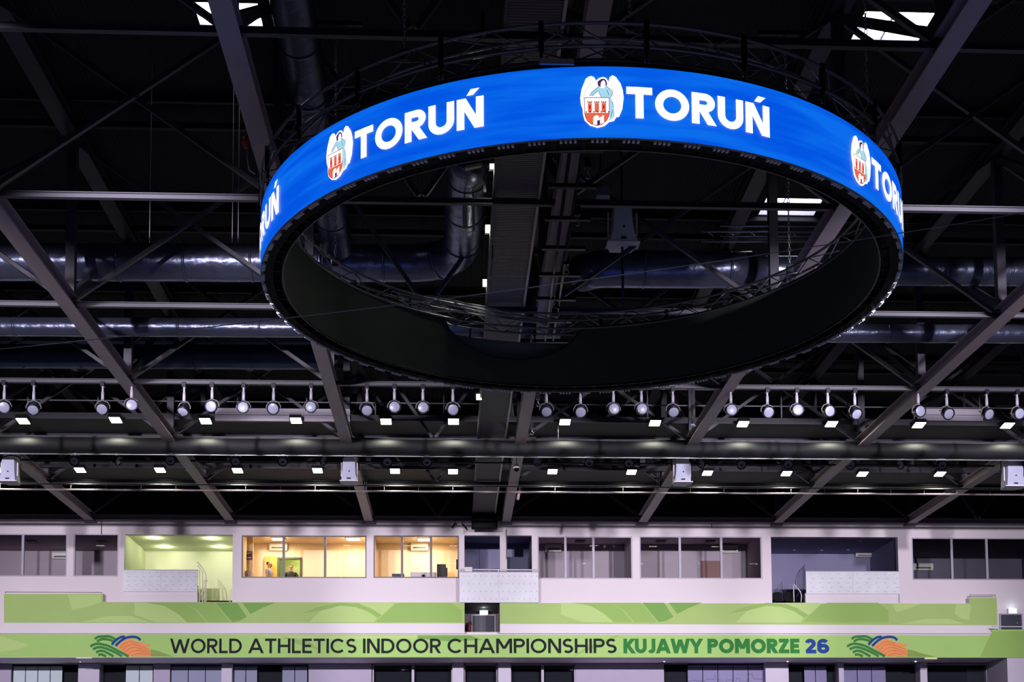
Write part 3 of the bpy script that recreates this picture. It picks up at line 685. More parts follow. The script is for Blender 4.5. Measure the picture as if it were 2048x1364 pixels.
RW_WARM = mat('warm_room_wall', 'e6d0b0', .8, 0, .03); RW_LIME = mat('pale_lime_room_wall', 'dfe2bd', .8, 0, .03); RFL = mat('room_carpet', '3c3a42', .9)
zr0 = PZ(1204); ZFLOOR = PZ(1200) 
BL = {'a1': 1104, 'b': 1102, 'c': 1087, 'd': 1087, 'e1': 1087, 'f': 1089, 'g': 1089, 'h': 1108, 'i': 1128}
DZ = {}
def rm(k0, k1, dz, d, mw, mc=None, zf=None, holes=(), xl=.12, xr=.12):
    a, b = H[k0], H[k1]; dz = at({'a1': 100, 'b': 350, 'c': 600, 'd': 830, 'e1': 990, 'f': 1170, 'g': 1400, 'h': 1670, 'i': 1930}[k0], BL[k0], Y=YW + D + d).z - a.z1; dz = max(.03, dz); DZ[k0] = dz; return room(k0, a.x0 - xl, b.x1 + xr, zf if zf else ZFLOOR, a.z1 + dz, d, mw, mc, RFL, holes)
rm('a1', 'a2', .06, 3.0, RW_DARK, xr=.08); rm('b', 'b', .04, 3.3, RW_LIME, xl=.02, xr=.02)
dx0, dx1 = PX(558, 1130, YW + D + 2.6), PX(601, 1130, YW + D + 2.6); dz1 = PZ(1118, 580, YW + D + 2.6)
rm('c', 'c', .07, 2.6, RW_WARM, holes=[(dx0, dx1, ZFLOOR, dz1)], xl=.05, xr=.05); rm('d', 'd', .07, 2.6, RW_WARM, xl=.05, xr=.05)
rm('e1', 'e2', .03, 2.6, RW_BLUE, xl=.04, xr=.04); rm('f', 'f', .07, 2.6, RW_DARK, xl=.05, xr=.05); rm('g', 'g', .07, 2.6, RW_DARK, xl=.05, xr=.05)
rm('h', 'h', .04, 3.3, RW_BLUE, xl=.02, xr=.02); rm('i', 'i', .07, 4.0, RW_DK2, xl=.05)
# corridor behind the open door
mb = MB(); cy0, cy1 = YW + D + 2.6, YW + D + 4.1
mb.box((dx0 - .6, cy1, ZFLOOR), (dx1 + .6, cy1 + .05, dz1 + .5)); mb.box((dx0 - .65, cy0 + .02, ZFLOOR), (dx0 - .6, cy1, dz1 + .5)); mb.box((dx1 + .6, cy0 + .02, ZFLOOR), (dx1 + .65, cy1, dz1 + .5))
struct(mb.build('wall_corridor', mat('lime_corridor_wall', 'b4bc6a', .7)))
lamp('POINT', ((dx0 + dx1) / 2 + .5, cy0 + .8, dz1 + .2), 30, (.95, 1, .7), None, .15)
mb = MB(); fm = .06
mb.box((dx0 - fm, cy0 - .04, ZFLOOR), (dx0 + .02, cy0 + .1, dz1 + fm)); mb.box((dx1 - .02, cy0 - .04, ZFLOOR), (dx1 + fm, cy0 + .1, dz1 + fm)); mb.box((dx0, cy0 - .04, dz1 - .02), (dx1, cy0 + .1, dz1 + fm))
dd = thing('door_1', 'open yellow wooden door in the warm lit room behind the man in grey', 'door', (dx0, cy0, ZFLOOR)); dd['kind'] = 'structure'; del dd['category']
mb.build('door_frame', mat('dark_green_frame', '3c4a24', .5), dd, dd.location)
lx = PX(529, 1130, cy0 - .12)
lf = MB().box((lx, cy0 - .14, ZFLOOR), (dx0 - .07, cy0 - .09, PZ(1113, 545, cy0 - .12))).build('door_leaf', mat('honey_wood_door', 'e0a33c', .5, 0, .08, 6), dd, dd.location)
MB().tube([(dx0 - .16, cy0 - .14, ZFLOOR + 1.02), (dx0 - .16, cy0 - .2, ZFLOOR + 1.02), (dx0 - .28, cy0 - .2, ZFLOOR + 1.02)], .012, 8).build('door_handle', SILVER, lf, dd.location)

def window(n, key, mulls, mf, fw=.05):
    h = H[key]; w = thing('window_%d' % n, '', '', (h.x0, YW, h.z0)); del w['label']; del w['category']; w['kind'] = 'structure'; o = w.location
    y0, y1 = YW + .02, YW + .1; mb = MB()
    mb.box((h.x0, y0, h.z0), (h.x1, y1, h.z0 + fw)); mb.box((h.x0, y0, h.z1 - fw * .7), (h.x1, y1, h.z1)); mb.box((h.x0, y0, h.z0 + fw), (h.x0 + fw, y1, h.z1 - fw * .7)); mb.box((h.x1 - fw, y0, h.z0 + fw), (h.x1, y1, h.z1 - fw * .7))
    mb.build('window_frame', mf, w, o)
    for m_ in mulls:
        x = PX(m_, 1112); MB().box((x - .045, y0 - .01, h.z0 + fw), (x + .045, y1, h.z1 - fw * .7)).build('mullion', mf, w, o)
    xs = [h.x0] + [PX(m_, 1112) for m_ in mulls] + [h.x1]
    for a, b in zip(xs, xs[1:]): MB().add([(a + .03, YW + .06, h.z0 + .02), (b - .03, YW + .06, h.z0 + .02), (b - .03, YW + .06, h.z1 - .02), (a + .03, YW + .06, h.z1 - .02)], [(0, 1, 2, 3)]).build('pane', GLASS, w, o)
window(1, 'a1', [45], GREYW); window(2, 'a2', [], GREYW); window(3, 'c', [567, 650], DARKF); window(4, 'd', [804, 862], DARKF)
window(5, 'f', [1131, 1187], GREYW); window(6, 'g', [1360, 1443], GREYW); window(7, 'i', [1904, 1974], GREYW)

# lamps and fittings in the rooms
WARML = emit('warm_ceiling_panel', 'fff0d0', 3.)
def ceil_panel(x0, x1, yc, key, label, e, col, m_):
    h = H[key]; zc_ = h.z1 + DZ[key]; p = at((x0 + x1) / 2, yc, Z=zc_ - .02); w = (PX(x1, yc, p.y) - PX(x0, yc, p.y)) / 2
    t = thing('ceiling_light', label, 'ceiling light', (p.x, p.y, zc_), 'square ceiling lights in the warm rooms'); o = t.location
    MB().box((p.x - w, p.y - .28, zc_ - .03), (p.x + w, p.y + .28, zc_ - .002)).build('light_frame', WHITE2, t, o)
    MB().box((p.x - w + .03, p.y - .25, zc_ - .036), (p.x + w - .03, p.y + .25, zc_ - .031)).build('light_diffuser', m_, t, o)
    lamp('AREA', (0, 0, -.06), e, col, t, (.5, .5), (0, 0, -1)); lamp('POINT', (0, -.1, -.35), e * .22, col, t, .12)  # the point lamp is extra fill, added to brighten the ceiling
WC = (1, .70, .40)
ceil_panel(543, 571, 1078, 'c', 'square warm ceiling light above the man by the door', 62, WC, WARML); ceil_panel(692, 721, 1078, 'c', 'square warm ceiling light at the right end of the long warm room', 76, WC, WARML); ceil_panel(835, 862, 1079, 'd', 'square warm ceiling light in the warm room with the black box', 76, WC, WARML)
for q, (x, y) in enumerate(((308, 1076), (423, 1077), (329, 1094), (440, 1094))):
    p = at(x, y, Z=H['b'].z1 + DZ['b'] - .01)
    t = thing('downlight', 'round lit downlight in the lime balcony room, ' + ['front left', 'front right', 'back left', 'back right'][q], 'downlight', tuple(p), 'downlights of the lit balcony room')
    link('light_ring', cached('dlr', lambda: lathe([(.1, -.005), (.13, -.005), (.13, .01)]), WHITE2), t); link('light_disc', cached('dld', lambda: lathe([(0, -.004), (.1, -.004), (.1, .008)]), emit('cool_downlight', 'fbfff0', 4)), t)
    lamp('POINT', (0, 0, -.12), 16, (.95, 1, .72), t, .08)
for q, (x, y) in enumerate(((1610, 1082), (1722, 1082), (1750, 1081), (1588, 1100), (1643, 1101), (1696, 1100))):
    p = at(x, y, Z=H['h'].z1 + DZ['h'] - .01)
    t = thing('downlight', 'small unlit ceiling spot in the dark balcony room, ' + ['front left', 'front right', 'front far right', 'back left', 'back middle', 'back right'][q], 'downlight', tuple(p), 'unlit ceiling spots of the dark balcony room')
    link('light_ring', cached('dlr2', lambda: lathe([(0, -.01), (.05, -.012), (.07, -.004), (.07, .01)]), LENS), t)
def ac_unit(x0, x1, y0, y1, label, d=2.6, m_=None):
    Y = YW + D + d; a, b = at(x0, y1, Y=Y - .2), at(x1, y0, Y=Y - .2); w = b.x - a.x; hh = b.z - a.z
    t = thing('air_conditioner', label, 'air conditioner', ((a.x + b.x) / 2, Y - .01, a.z), 'wall air conditioners'); o = t.location; m_ = m_ or mat('ac_white', 'e6e2da', .4)
    mb = MB(); pr = [(Y - .005, a.z), (Y - .16, a.z), (Y - .21, a.z + .08), (Y - .21, b.z - .04), (Y - .17, b.z), (Y - .005, b.z)]; n = len(pr)
    mb.add([(a.x, y, z) for y, z in pr] + [(b.x, y, z) for y, z in pr], [(i, (i + 1) % n, n + (i + 1) % n, n + i) for i in range(n)] + [tuple(range(n))[::-1], tuple(range(n, 2 * n))]); mb.build('unit_body', m_, t, o)
    MB().box((a.x + w * .12, Y - .216, a.z + hh * .22), (b.x - w * .12, Y - .205, a.z + hh * .42)).build('air_outlet', mat('ac_outlet', '4a4646', .5), t, o)
ac_unit(539, 574, 1085, 1100, 'white air conditioner above the yellow door'); ac_unit(822, 856, 1085, 1100, 'white air conditioner in the room with the black box')
ac_unit(1091, 1123, 1087, 1103, 'grey-looking air conditioner in the dim window right of the centre balcony'); ac_unit(1444, 1476, 1089, 1105, 'air conditioner in the right part of the dim four-part window'); ac_unit(104, 140, 1104, 1117, 'air conditioner in the dim window at far left', 3.0); ac_unit(1712, 1748, 1105, 1113, 'air conditioner on the back wall of the dark balcony room', 3.3); ac_unit(1826, 1866, 1126, 1140, 'air conditioner behind the rightmost window', 4.0)
# things in the warm rooms
def flatbox(name, label, cat, x0, x1, y0, y1, Y, dep, m_, pname=None, extra=None):
    a, b = at(x0, y1, Y=Y), at(x1, y0, Y=Y); t = thing(name, label, cat, ((a.x + b.x) / 2, Y, a.z)); o = t.location
    MB().box((a.x, Y - dep, a.z), (b.x, Y, b.z)).build(pname or (name + '_body'), m_, t, o)
    if extra: extra(t, o, a, b)
    return t
def poster(t, o, a, b):
    mb = MB(); h = b.z - a.z; w = b.x - a.x; Y = o.y - .03
    for k, (u, v, l) in enumerate(((.1, .8, .8), (.1, .68, .5), (.1, .25, .8), (.1, .15, .6))): mb.box((a.x + w * u, Y - .004, a.z + h * v), (a.x + w * (u + l), Y, a.z + h * (v + .06)))
    mb.build('print_lines', mat('pale_print', 'd8cfd2', .6), t, o)
flatbox('poster', 'dark poster on the left end wall of the warm room', 'poster', 492.5, 505, 1103, 1119.5, YW + 1.6, .03, mat('dark_poster', '3a2336', .6), 'poster_sheet', poster)
flatbox('wall_pillar', 'narrow beige pillar under the dark poster', 'pillar', 490, 507, 1072, 1156, YW + 1.75, .12, RW_WARM, 'pillar_body')
def knob(t, o, a, b): MB().tube([((a.x + b.x) / 2, o.y - .33, a.z + .16), ((a.x + b.x) / 2, o.y - .35, a.z + .16)], .02, 8).build('knob', BLACK, t, o)
flatbox('side_cabinet', 'low grey cabinet in the left corner of the warm room', 'cabinet', 490, 505, 1144, 1160, YW + 1.5, .3, mat('grey_cabinet', 'a89a98', .6), 'cabinet_body', knob)
flatbox('speaker_cabinet', 'black speaker box standing in the right warm room', 'speaker', 874, 892, 1132, 1162, YW + 1.6, .4, mat('black_speaker', '25201c', .6), 'cabinet_body')
flatbox('flight_case', 'lower black box leaning against the black speaker', 'case', 888, 895, 1139, 1162, YW + 1.7, .4, mat('black_case', '2a2522', .6), 'case_body')
flatbox('desk', 'white desk top edge in the right warm room', 'desk', 821, 873, 1149, 1158, YW + 1.3, .5, mat('desk_white', 'cfc6c8', .5), 'desk_front')
flatbox('desk_phone', 'small black device on the white desk', 'device', 844, 849, 1150, 1156, YW + .75, .1, BLACK, 'device_body')
flatbox('wall_monitor', 'small black monitor on the right side of the right warm room', 'monitor', 912.5, 917, 1121, 1139, YW + .6, .25, BLACK, 'monitor_body')
def mixer(t, o, a, b):
    mb = MB(); w = b.x - a.x
    for k in range(6): mb.box((a.x + w * (.1 + k * .14), o.y - .4, b.z), (a.x + w * (.16 + k * .14), o.y - .3, b.z + .03))
    mb.build('mixer_knobs', SILVER, t, o)
flatbox('mixing_desk', 'black and silver mixing console at the sill of the right warm room', 'mixing console', 785, 809, 1152, 1158, YW + .9, .5, BLACKM, 'console_body', mixer)
flatbox('reddish_door', 'reddish brown door seen through the dim four-part window', 'door', 1402, 1440, 1122, 1160, YW + D + 2.58, .05, mat('red_brown_door', '7a4640', .5), 'door_leaf')
for q, (x, w) in enumerate(((65, 28), (505, 1), (1160, 18), (1322, 20), (1420, 20), (205, 30))):
    if q == 1: continue
    k = {0: 'a1', 2: 'f', 3: 'g', 4: 'g', 5: 'a2'}[q]; p = at(x, 1083 if x < 300 else 1082, Z=H[k].z1 + DZ['a1' if k[0] == 'a' else k] - .01)
    t = thing('ceiling_vent', 'dark ceiling vent seen through the dim window, ' + {0: 'far left', 2: 'right of the centre balcony', 3: 'left bay of the four-part window', 4: 'middle of the four-part window', 5: 'single window beside the lit balcony'}[q], 'vent', tuple(p), 'ceiling vents of the dim rooms')
    MB().box((-.2, -.2, -.02), (.2, .2, .0)).build('vent_grille', ribbed('dark_vent', '2b2830', 'X', 20), t)

# ------------------------------------------------------------------ people
def skin(name, V, E, m_, parent, sub=2):
    """V: {name: (x, y, z, rx, ry)}; grown from its first vertex"""
    ks = list(V); me = bpy.data.meshes.new(name); me.from_pydata([V[k][:3] for k in ks], [(ks.index(a), ks.index(b)) for a, b in E], [])
    ob = link(name, me, parent); me.materials.append(m_)
    ob.modifiers.new('skin', 'SKIN').use_smooth_shade = True
    if not me.skin_vertices: me.skin_vertex_layers_new() if hasattr(me, 'skin_vertex_layers_new') else None
    sv = me.attributes.get('skin') 
    data = me.skin_vertices[0].data
    for i, k in enumerate(ks): data[i].radius = (V[k][3], V[k][4]); data[i].use_root = (i == 0)
    s = ob.modifiers.new('subdivision', 'SUBSURF'); s.levels = sub; s.render_levels = sub
    return ob
def chainE(*k): return list(zip(k, k[1:]))
def person(loc, rz, label, hgt, hair_m, skin_m, shirt_m, trouser_m, sleeve, arms, beard=False):
    t = thing('person', label, 'person', loc); t.rotation_euler = (0, 0, rz); s = hgt / 1.8; t.scale = (s, s, s)
    V = {'pelvis': (0, 0, .96, .13, .10), 'waist': (0, 0, 1.1, .125, .095), 'chest': (0, .01, 1.30, .15, .11), 'neck0': (0, 0, 1.46, .075, .07), 'neck1': (0, .01, 1.54, .055, .058), 'jaw': (0, .03, 1.60, .07, .08), 'face': (0, .025, 1.67, .086, .098), 'crown': (0, .01, 1.745, .074, .086),
         'nose': (0, .132, 1.655, .014, .02), 'chin': (0, .085, 1.595, .03, .028), 'earL': (.078, .01, 1.665, .01, .02), 'earR': (-.078, .01, 1.665, .01, .02)}
    E_ = chainE('pelvis', 'waist', 'chest', 'neck0', 'neck1', 'jaw', 'face', 'crown') + [('face', 'nose'), ('jaw', 'chin'), ('face', 'earL'), ('face', 'earR')]
    C_ = {'c_hip': (0, 0, .93, .155, .115), 'c_waist': (0, 0, 1.1, .15, .115), 'c_chest': (0, .01, 1.31, .175, .13), 'c_top': (0, 0, 1.45, .15, .115), 'c_neck': (0, 0, 1.53, .084, .08)}; CE = chainE('c_hip', 'c_waist', 'c_chest', 'c_top', 'c_neck')
    P_ = {'p_hip': (0, 0, .93, .15, .11)}; PE = []
    for sd, nm in ((1, 'L'), (-1, 'R')):
        el, wr = arms[nm]; sh = Vector((sd * .19, 0, 1.44)); el = Vector(el); wr = Vector(wr); dr = (wr - el).normalized()
        side = Vector((0, 1, 0)) if abs(dr.y) < .8 else Vector((sd, 0, 0)); side = (side - dr * side.dot(dr)).normalized()
        palm = wr + dr * .07
        V.update({'sh' + nm: (*sh, .06, .06), 'el' + nm: (*el, .042, .042), 'wr' + nm: (*wr, .027, .022), 'pa' + nm: (*palm, .04, .016)})
        E_ += chainE('chest', 'sh' + nm, 'el' + nm, 'wr' + nm, 'pa' + nm)
        for f in range(4):
            b = palm + side * (.027 - .018 * f) + dr * .02; L = (.06, .068, .062, .048)[f]; nrm = dr.cross(side) * .012
            V['f%d%s' % (f, nm)] = (*(b + dr * L * .5), .009, .009); V['g%d%s' % (f, nm)] = (*(b + dr * L + nrm), .008, .008); E_ += chainE('pa' + nm, 'f%d%s' % (f, nm), 'g%d%s' % (f, nm))
        V['t0' + nm] = (*(wr + dr * .04 + side * .042), .011, .011); V['t1' + nm] = (*(wr + dr * .075 + side * .058), .009, .009); E_ += chainE('wr' + nm, 't0' + nm, 't1' + nm)
        C_['c_sh' + nm] = (*sh, .075, .078); e_ = sh.lerp(el, .62) if sleeve == 'short' else el; C_['c_el' + nm] = (*e_, .062, .062); CE += chainE('c_chest', 'c_sh' + nm, 'c_el' + nm)
        if sleeve != 'short': C_['c_wr' + nm] = (*el.lerp(wr, .93), .042, .042); CE.append(('c_el' + nm, 'c_wr' + nm))
        for D_, pre, ad in ((V, 'b', 0), (P_, 'p', .018)):
            D_.update({pre + 'hp' + nm: (sd * .095, 0, .88, .085 + ad, .085 + ad), pre + 'kn' + nm: (sd * .105, .02, .5, .055 + ad, .06 + ad), pre + 'an' + nm: (sd * .11, -.01, .09, .038 + ad * 1.5, .04 + ad * 1.5)})
        E_ += chainE('pelvis', 'bhp' + nm, 'bkn' + nm, 'ban' + nm); PE += chainE('p_hip', 'php' + nm, 'pkn' + nm, 'pan' + nm)
        MB().box((sd * .11 - .05, -.09, 0), (sd * .11 + .05, .19, .07)).build('shoe', BLACK, t)
        V['toe' + nm] = (sd * .115, .12, .04, .035, .028); E_.append(('ban' + nm, 'toe' + nm))
    skin('body', V, E_, skin_m, t); skin('shirt' if sleeve == 'short' else 'jacket', C_, CE, shirt_m, t); skin('trousers', P_, PE, trouser_m, t)
    hr = {'h0': (0, -.03, 1.62, .078, .066), 'h1': (0, -.025, 1.70, .092, .092), 'h2': (0, .0, 1.77, .08, .09)}; skin('hair', hr, chainE('h0', 'h1', 'h2'), hair_m, t)
    mb = MB()
    for sd in (1, -1): mb.box((sd * .032 - .013, .108, 1.672), (sd * .032 + .013, .119, 1.682)); mb.box((sd * .034 - .018, .105, 1.695), (sd * .034 + .018, .117, 1.701))
    mb.box((-.024, .108, 1.618), (.024, .119, 1.625)); mb.build('eyes_and_mouth', mat('dark_features', '2a1c18', .6), t)
    if beard: skin('beard', {'q0': (0, .07, 1.625, .062, .045), 'q1': (0, .09, 1.575, .045, .035)}, [('q0', 'q1')], hair_m, t)
    return t
SK = mat('skin_tone', 'c08a68', .6, 0, .04); HB = mat('dark_brown_hair', '2c1a14', .8)
fz = ZFLOOR
p1 = at(538, 1122, Y=53.0); p2 = at(582, 1128, Y=53.55)
person((p1.x, 53.0, fz), -pi / 2 - .25, 'bearded person in grey t-shirt facing right in front of the yellow door', p1.z - fz, HB, SK, mat('grey_tshirt', '8e8c98', .8), mat('dark_trousers', '2a2c38', .8), 'short',
       {'L': ((.27, .02, 1.12), (.16, .2, 1.02)), 'R': ((-.27, -.05, 1.12), (-.28, .0, .86))}, True)
person((p2.x, 53.55, fz), pi + .15, 'person in black jacket standing in the green-lit doorway, looking left', p2.z - fz, HB, SK, mat('black_jacket', '15131a', .7), mat('dark_trousers', '2a2c38', .8), 'long',
       {'L': ((.28, .0, 1.13), (.24, .1, .92)), 'R': ((-.28, .02, 1.13), (-.17, .22, 1.12))})

# ------------------------------------------------------------------ stand fronts and banners
YU, YL = YW - .35, YW - .9           # faces of the upper and the lower parapet
def slab(name, x0, x1, y0, y1, Y, dep, m_, yref=1024):
    a, b = at(x0, y1, Y=Y), at(x1, y0, Y=Y); cx = max(0, min(2048, (x0 + x1) / 2)); za, zb_ = at(cx, y1, Y=Y).z, at(cx, y0, Y=Y).z
    return struct(MB().box((a.x, Y, za), (b.x, Y + dep, zb_)).build(name, m_))
slab('trim_1', 6, 929, 1204, 1272, YU, .34, WHITE2); slab('trim_2', 1000, 1994, 1206, 1272, YU, .34, WHITE2)
slab('trim_3', 6, 206, 1187, 1204, YU, .34, WHITE2); slab('trim_4', 1938, 1994, 1195, 1206, YU, .34, WHITE2)
slab('trim_5', -80, 2130, 1268, 1314.5, YL, 2.4, WHITE2)
def flat_poly(mb, pts, Y, lift, ci): mb.cur = ci; mb.poly([Vector((p.x, Y - lift, p.z)) for p in (at(x, y, Y=Y) for x, y in pts)][::-1])
def upper_print(mb, ox, Y):
    def z(pts): return [(x / 3.94 + ox, y / 3.94 + 1020) for x, y in pts]
    def c(pts): return [(x, min(max(y, 1205.5), 1244.5)) for x, y in z(pts)]
    for pts, ci in (([(1060, 720), (1180, 720), (1300, 760), (1400, 820), (1475, 885), (1230, 885), (1060, 825)], 1), ([(1140, 715), (1440, 715), (1540, 790), (1620, 885), (1475, 885), (1400, 815), (1290, 752)], 3), ([(1440, 715), (1690, 715), (1815, 885), (1640, 885), (1560, 790)], 2), ([(1700, 715), (1870, 715), (1945, 842), (1885, 875), (1830, 885)], 4), ([(1910, 715), (2170, 715), (2060, 775), (1975, 820)], 4),
                    ([(2440, 885), (2520, 800), (2600, 765), (2680, 755), (2800, 765), (2900, 800), (2970, 850), (2945, 885)], 1), ([(2380, 815), (2500, 765), (2680, 725), (2820, 738), (2920, 775), (3010, 830), (2975, 848), (2900, 800), (2800, 765), (2680, 755), (2520, 795)], 2), ([(2840, 715), (3090, 722), (3110, 740), (3010, 828), (2920, 773), (2830, 740)], 1), ([(2960, 885), (3050, 800), (3110, 745), (3160, 715), (3560, 715), (3640, 790), (3640, 885)], 2)):
        flat_poly(mb, c(pts), Y, .012 + .001 * ci, ci)
GM = [GREEN, GREEN2, GREEN3, GREEN3, GREEN4]
def banner(label, outline, Y, prints):
    a = at(outline[0][0], outline[0][1], Y=Y); t = thing('banner', label, 'banner', tuple(a)); o = t.location; mb = MB()
    f = [Vector((p.x, Y - .011, p.z)) for p in (at(x, y, Y=Y) for x, y in outline)]; n = len(f); bk = [v + Vector((0, .01, 0)) for v in f]
    mb.add(f + bk, [tuple(range(n))[::-1], tuple(range(n, 2 * n))] + [(i, (i + 1) % n, n + (i + 1) % n, n + i) for i in range(n)])
    if prints: prints(mb)
    mb.build('printed_sheet', GM if Y == YU else [BAND, GREEN2, GREEN3, GREEN4], t, o); return t, o
def pr1(mb):
    upper_print(mb, 0, YU)
    flat_poly(mb, [(136, 1190), (203, 1190), (203, 1205), (170, 1215), (144, 1220)], YU, .0135, 1); flat_poly(mb, [(165, 1244), (215, 1232), (262, 1232), (300, 1244)], YU, .0135, 1)
banner('upper pale green banner left of the centre doorway, raised at its left end', [(8, 1245.5), (929, 1246.5), (929, 1205), (206, 1204), (206, 1188), (8, 1188)], YU, pr1)
def pr2(mb):
    upper_print(mb, 853, YU)
    for p in ([(1784, 1207), (1846, 1207), (1803, 1222), (1792, 1225)], [(1912, 1208), (1942, 1210), (1938, 1240), (1922, 1237), (1909, 1228)], [(1800, 1248), (1850, 1238), (1900, 1238), (1930, 1248)]): flat_poly(mb, p, YU, .0135, 1)
banner('upper green banner right of the centre doorway, raised at its right end', [(1000, 1247.5), (1995, 1250.5), (1993, 1195.5), (1938, 1195.5), (1938, 1207.5), (1000, 1206)], YU, pr2)
def pr3(mb):
    for p, c in (([(0, 1272), (60, 1290), (30, 1300), (-60, 1312), (-60, 1272)], 1), ([(510, 1271), (835, 1271), (835, 1277), (700, 1280), (560, 1276)], 1), ([(835, 1271), (940, 1271), (965, 1280), (900, 1283), (835, 1277)], 3), ([(1145, 1314), (1180, 1300), (1240, 1271), (1232, 1271), (1170, 1296)], 2), ([(560, 1272), (620, 1284), (640, 1300), (600, 1290)], 2),
                 ([(1815, 1300), (1873, 1314), (1790, 1314)], 3), ([(1984, 1262), (2048, 1262), (2048, 1314), (1960, 1314)], 2)): flat_poly(mb, p, YL, .0125 + .001 * c, c)
lb, lo = banner('long lower green banner reading WORLD ATHLETICS INDOOR CHAMPIONSHIPS KUJAWY POMORZE 26', [(-75, 1314), (2120, 1315.5), (2120, 1259), (1983, 1259), (1983, 1270.5), (-75, 1268.5)], YL, pr3)
for txt, x0, x1, w, m_, ex in (('WORLD', 341, 484, .165, NAVY, 0), ('ATHLETICS', 497, 713, .165, NAVY, 0), ('INDOOR', 726, 882, .165, NAVY, 0), ('CHAMPIONSHIPS', 895, 1233, .165, NAVY, 0), ('KUJAWY', 1247, 1404, .26, KGREEN, .5), ('POMORZE', 1415, 1599, .26, KGREEN, .5), ('26', 1609, 1658, .25, WBLUE, 1.2)):
    mb = MB(); word(mb, txt, w, .10 if w < .2 else .06, Flat(x0, x1, 1277.3 + ex * .2, 1306.6 + ex * .3, YL), .018); mb.build('lettering', m_, lb, lo)
def wave_logo(ox, scale=1.):
    class M_:
        curved = False
        def __call__(s, x, y, l): p = at(1600 + x / 7.41 + ox, 1180 + y / 7.41, Y=YL); return Vector((p.x, YL - l, p.z))
    m2 = M_(); mb = MB()
    def cv(pts, n=10):   # smooth curve through points
        P = [Vector((a, b)) for a, b in pts]; out = []
        for i in range(len(P) - 1):
            p0 = P[max(i - 1, 0)]; p1 = P[i]; p2 = P[i + 1]; p3 = P[min(i + 2, len(P) - 1)]
            for q in range(n):
                t = q / n; v = .5 * ((2 * p1) + (p2 - p0) * t + (2 * p0 - 5 * p1 + 4 * p2 - p3) * t * t + (3 * p1 - p0 - 3 * p2 + p3) * t ** 3); out.append((v.x, v.y))
        return out + [tuple(P[-1])]
    mb.cur = 3; mb.poly([m2(x, y, .0165) for x, y in [(1590, 985), (1590, 880), (1700, 905), (1925, 985)]][::-1])
    mb.cur = 2; mb.poly([m2(x, y, .018) for x, y in [(1090, 850), (1150, 785), (1220, 735), (1290, 712), (1335, 750), (1420, 775), (1500, 785), (1585, 812), (1578, 835), (1500, 835), (1590, 880), (1590, 985), (1300, 988), (1210, 940), (1150, 890)]][::-1])
    for i, pts in enumerate(([(762, 728), (810, 697), (880, 690), (980, 690), (1070, 735)], [(795, 765), (850, 735), (915, 728), (1000, 745), (1035, 768)], [(695, 838), (760, 805), (840, 800), (960, 830), (1100, 900), (1260, 985)], [(735, 880), (790, 855), (860, 850), (960, 880), (1090, 940), (1165, 985)], [(780, 925), (840, 902), (900, 910), (980, 950), (1040, 985)], [(812, 965), (860, 955), (930, 985)])):
        mb.cur = 0; ribbon(mb, cv(pts), 36, m2, .019 + .0005 * i)
    for i, pts in enumerate(([(1012, 812), (1080, 740), (1150, 700), (1210, 692)], [(1068, 830), (1140, 760), (1220, 712), (1310, 695), (1390, 705), (1440, 745)])):
        mb.cur = 1; ribbon(mb, cv(pts), 36, m2, .022 + .0005 * i)
    for i, pts in enumerate(([(1130, 870), (1200, 800), (1290, 765), (1400, 790)], [(1165, 900), (1230, 835), (1320, 805), (1440, 835), (1560, 880)], [(1205, 930), (1270, 875), (1350, 850), (1450, 875), (1580, 925)], [(1250, 960), (1310, 915), (1390, 895), (1480, 915), (1575, 955)], [(1300, 980), (1360, 950), (1430, 940), (1520, 960)])):
        mb.cur = 4; ribbon(mb, cv(pts), 9, m2, .0235)
    mb.build('wave_emblem', [WGREEN, WBLUE, ORANGE, OLIVE, mat('deep_orange_print', 'cf7434', .7)], lb, lo)
wave_logo(0); wave_logo(-1513)

# recess behind the centre door gap and the right exit
def exit_door(n, key_label, x0, x1, y0, y1, sx0, sx1, sy0, sy1, Y, sign_label, col):
    d = thing('door_%d' % n, '', '', (at(x0, y1, Y=Y).x, Y, at(x0, y1, Y=Y).z)); del d['label']; del d['category']; d['kind'] = 'structure'; o = d.location
    a, b = at(x0, y1, Y=Y), at(x1, y0, Y=Y); MB().box((a.x, Y - .06, a.z), (b.x, Y - .01, b.z)).build('door_leaf', col, d, o)
    mb = MB(); mb.box((a.x - .05, Y - .08, a.z), (a.x, Y, b.z + .05)); mb.box((b.x, Y - .08, a.z), (b.x + .05, Y, b.z + .05)); mb.box((a.x, Y - .08, b.z), (b.x, Y, b.z + .05)); mb.build('door_frame', GREYW, d, o)
    MB().tube([(b.x - .1, Y - .1, a.z + .3), (b.x - .22, Y - .1, a.z + .3)], .015, 8).build('door_handle', SILVER, d, o)
    a, b = at(sx0, sy1, Y=Y), at(sx1, sy0, Y=Y); t = thing('exit_sign', sign_label, 'exit sign', ((a.x + b.x) / 2, Y, a.z)); o = t.location
    MB().box((a.x, Y - .12, a.z), (b.x, Y - .02, b.z)).build('sign_case', WHITE2, t, o)
    MB().box((a.x + .01, Y - .13, a.z + .01), (b.x - .01, Y - .12, b.z - .01)).build('lit_face', emit('exit_sign_light', 'f4fffa', 1.6), t, o)
    lamp('POINT', (0, -.2, .25), 1.2, (.75, 1, .95), t, .05)
yr = YW + 1.6; dk = mat('dark_blue_door', '262b40', .5)
h = H['door']; mb = MB(); zt_ = ZP + .02
mb.add([(h.x0, YW + D, h.z0 - .1), (h.x1, YW + D, h.z0 - .1), (h.x1, yr, h.z0 - .1), (h.x0, yr, h.z0 - .1), (h.x0, YW + D, zt_), (h.x1, YW + D, zt_), (h.x1, yr, zt_), (h.x0, yr, zt_)], [(0, 4, 7, 3), (1, 2, 6, 5), (3, 7, 6, 2), (4, 5, 6, 7), (0, 3, 2, 1)])
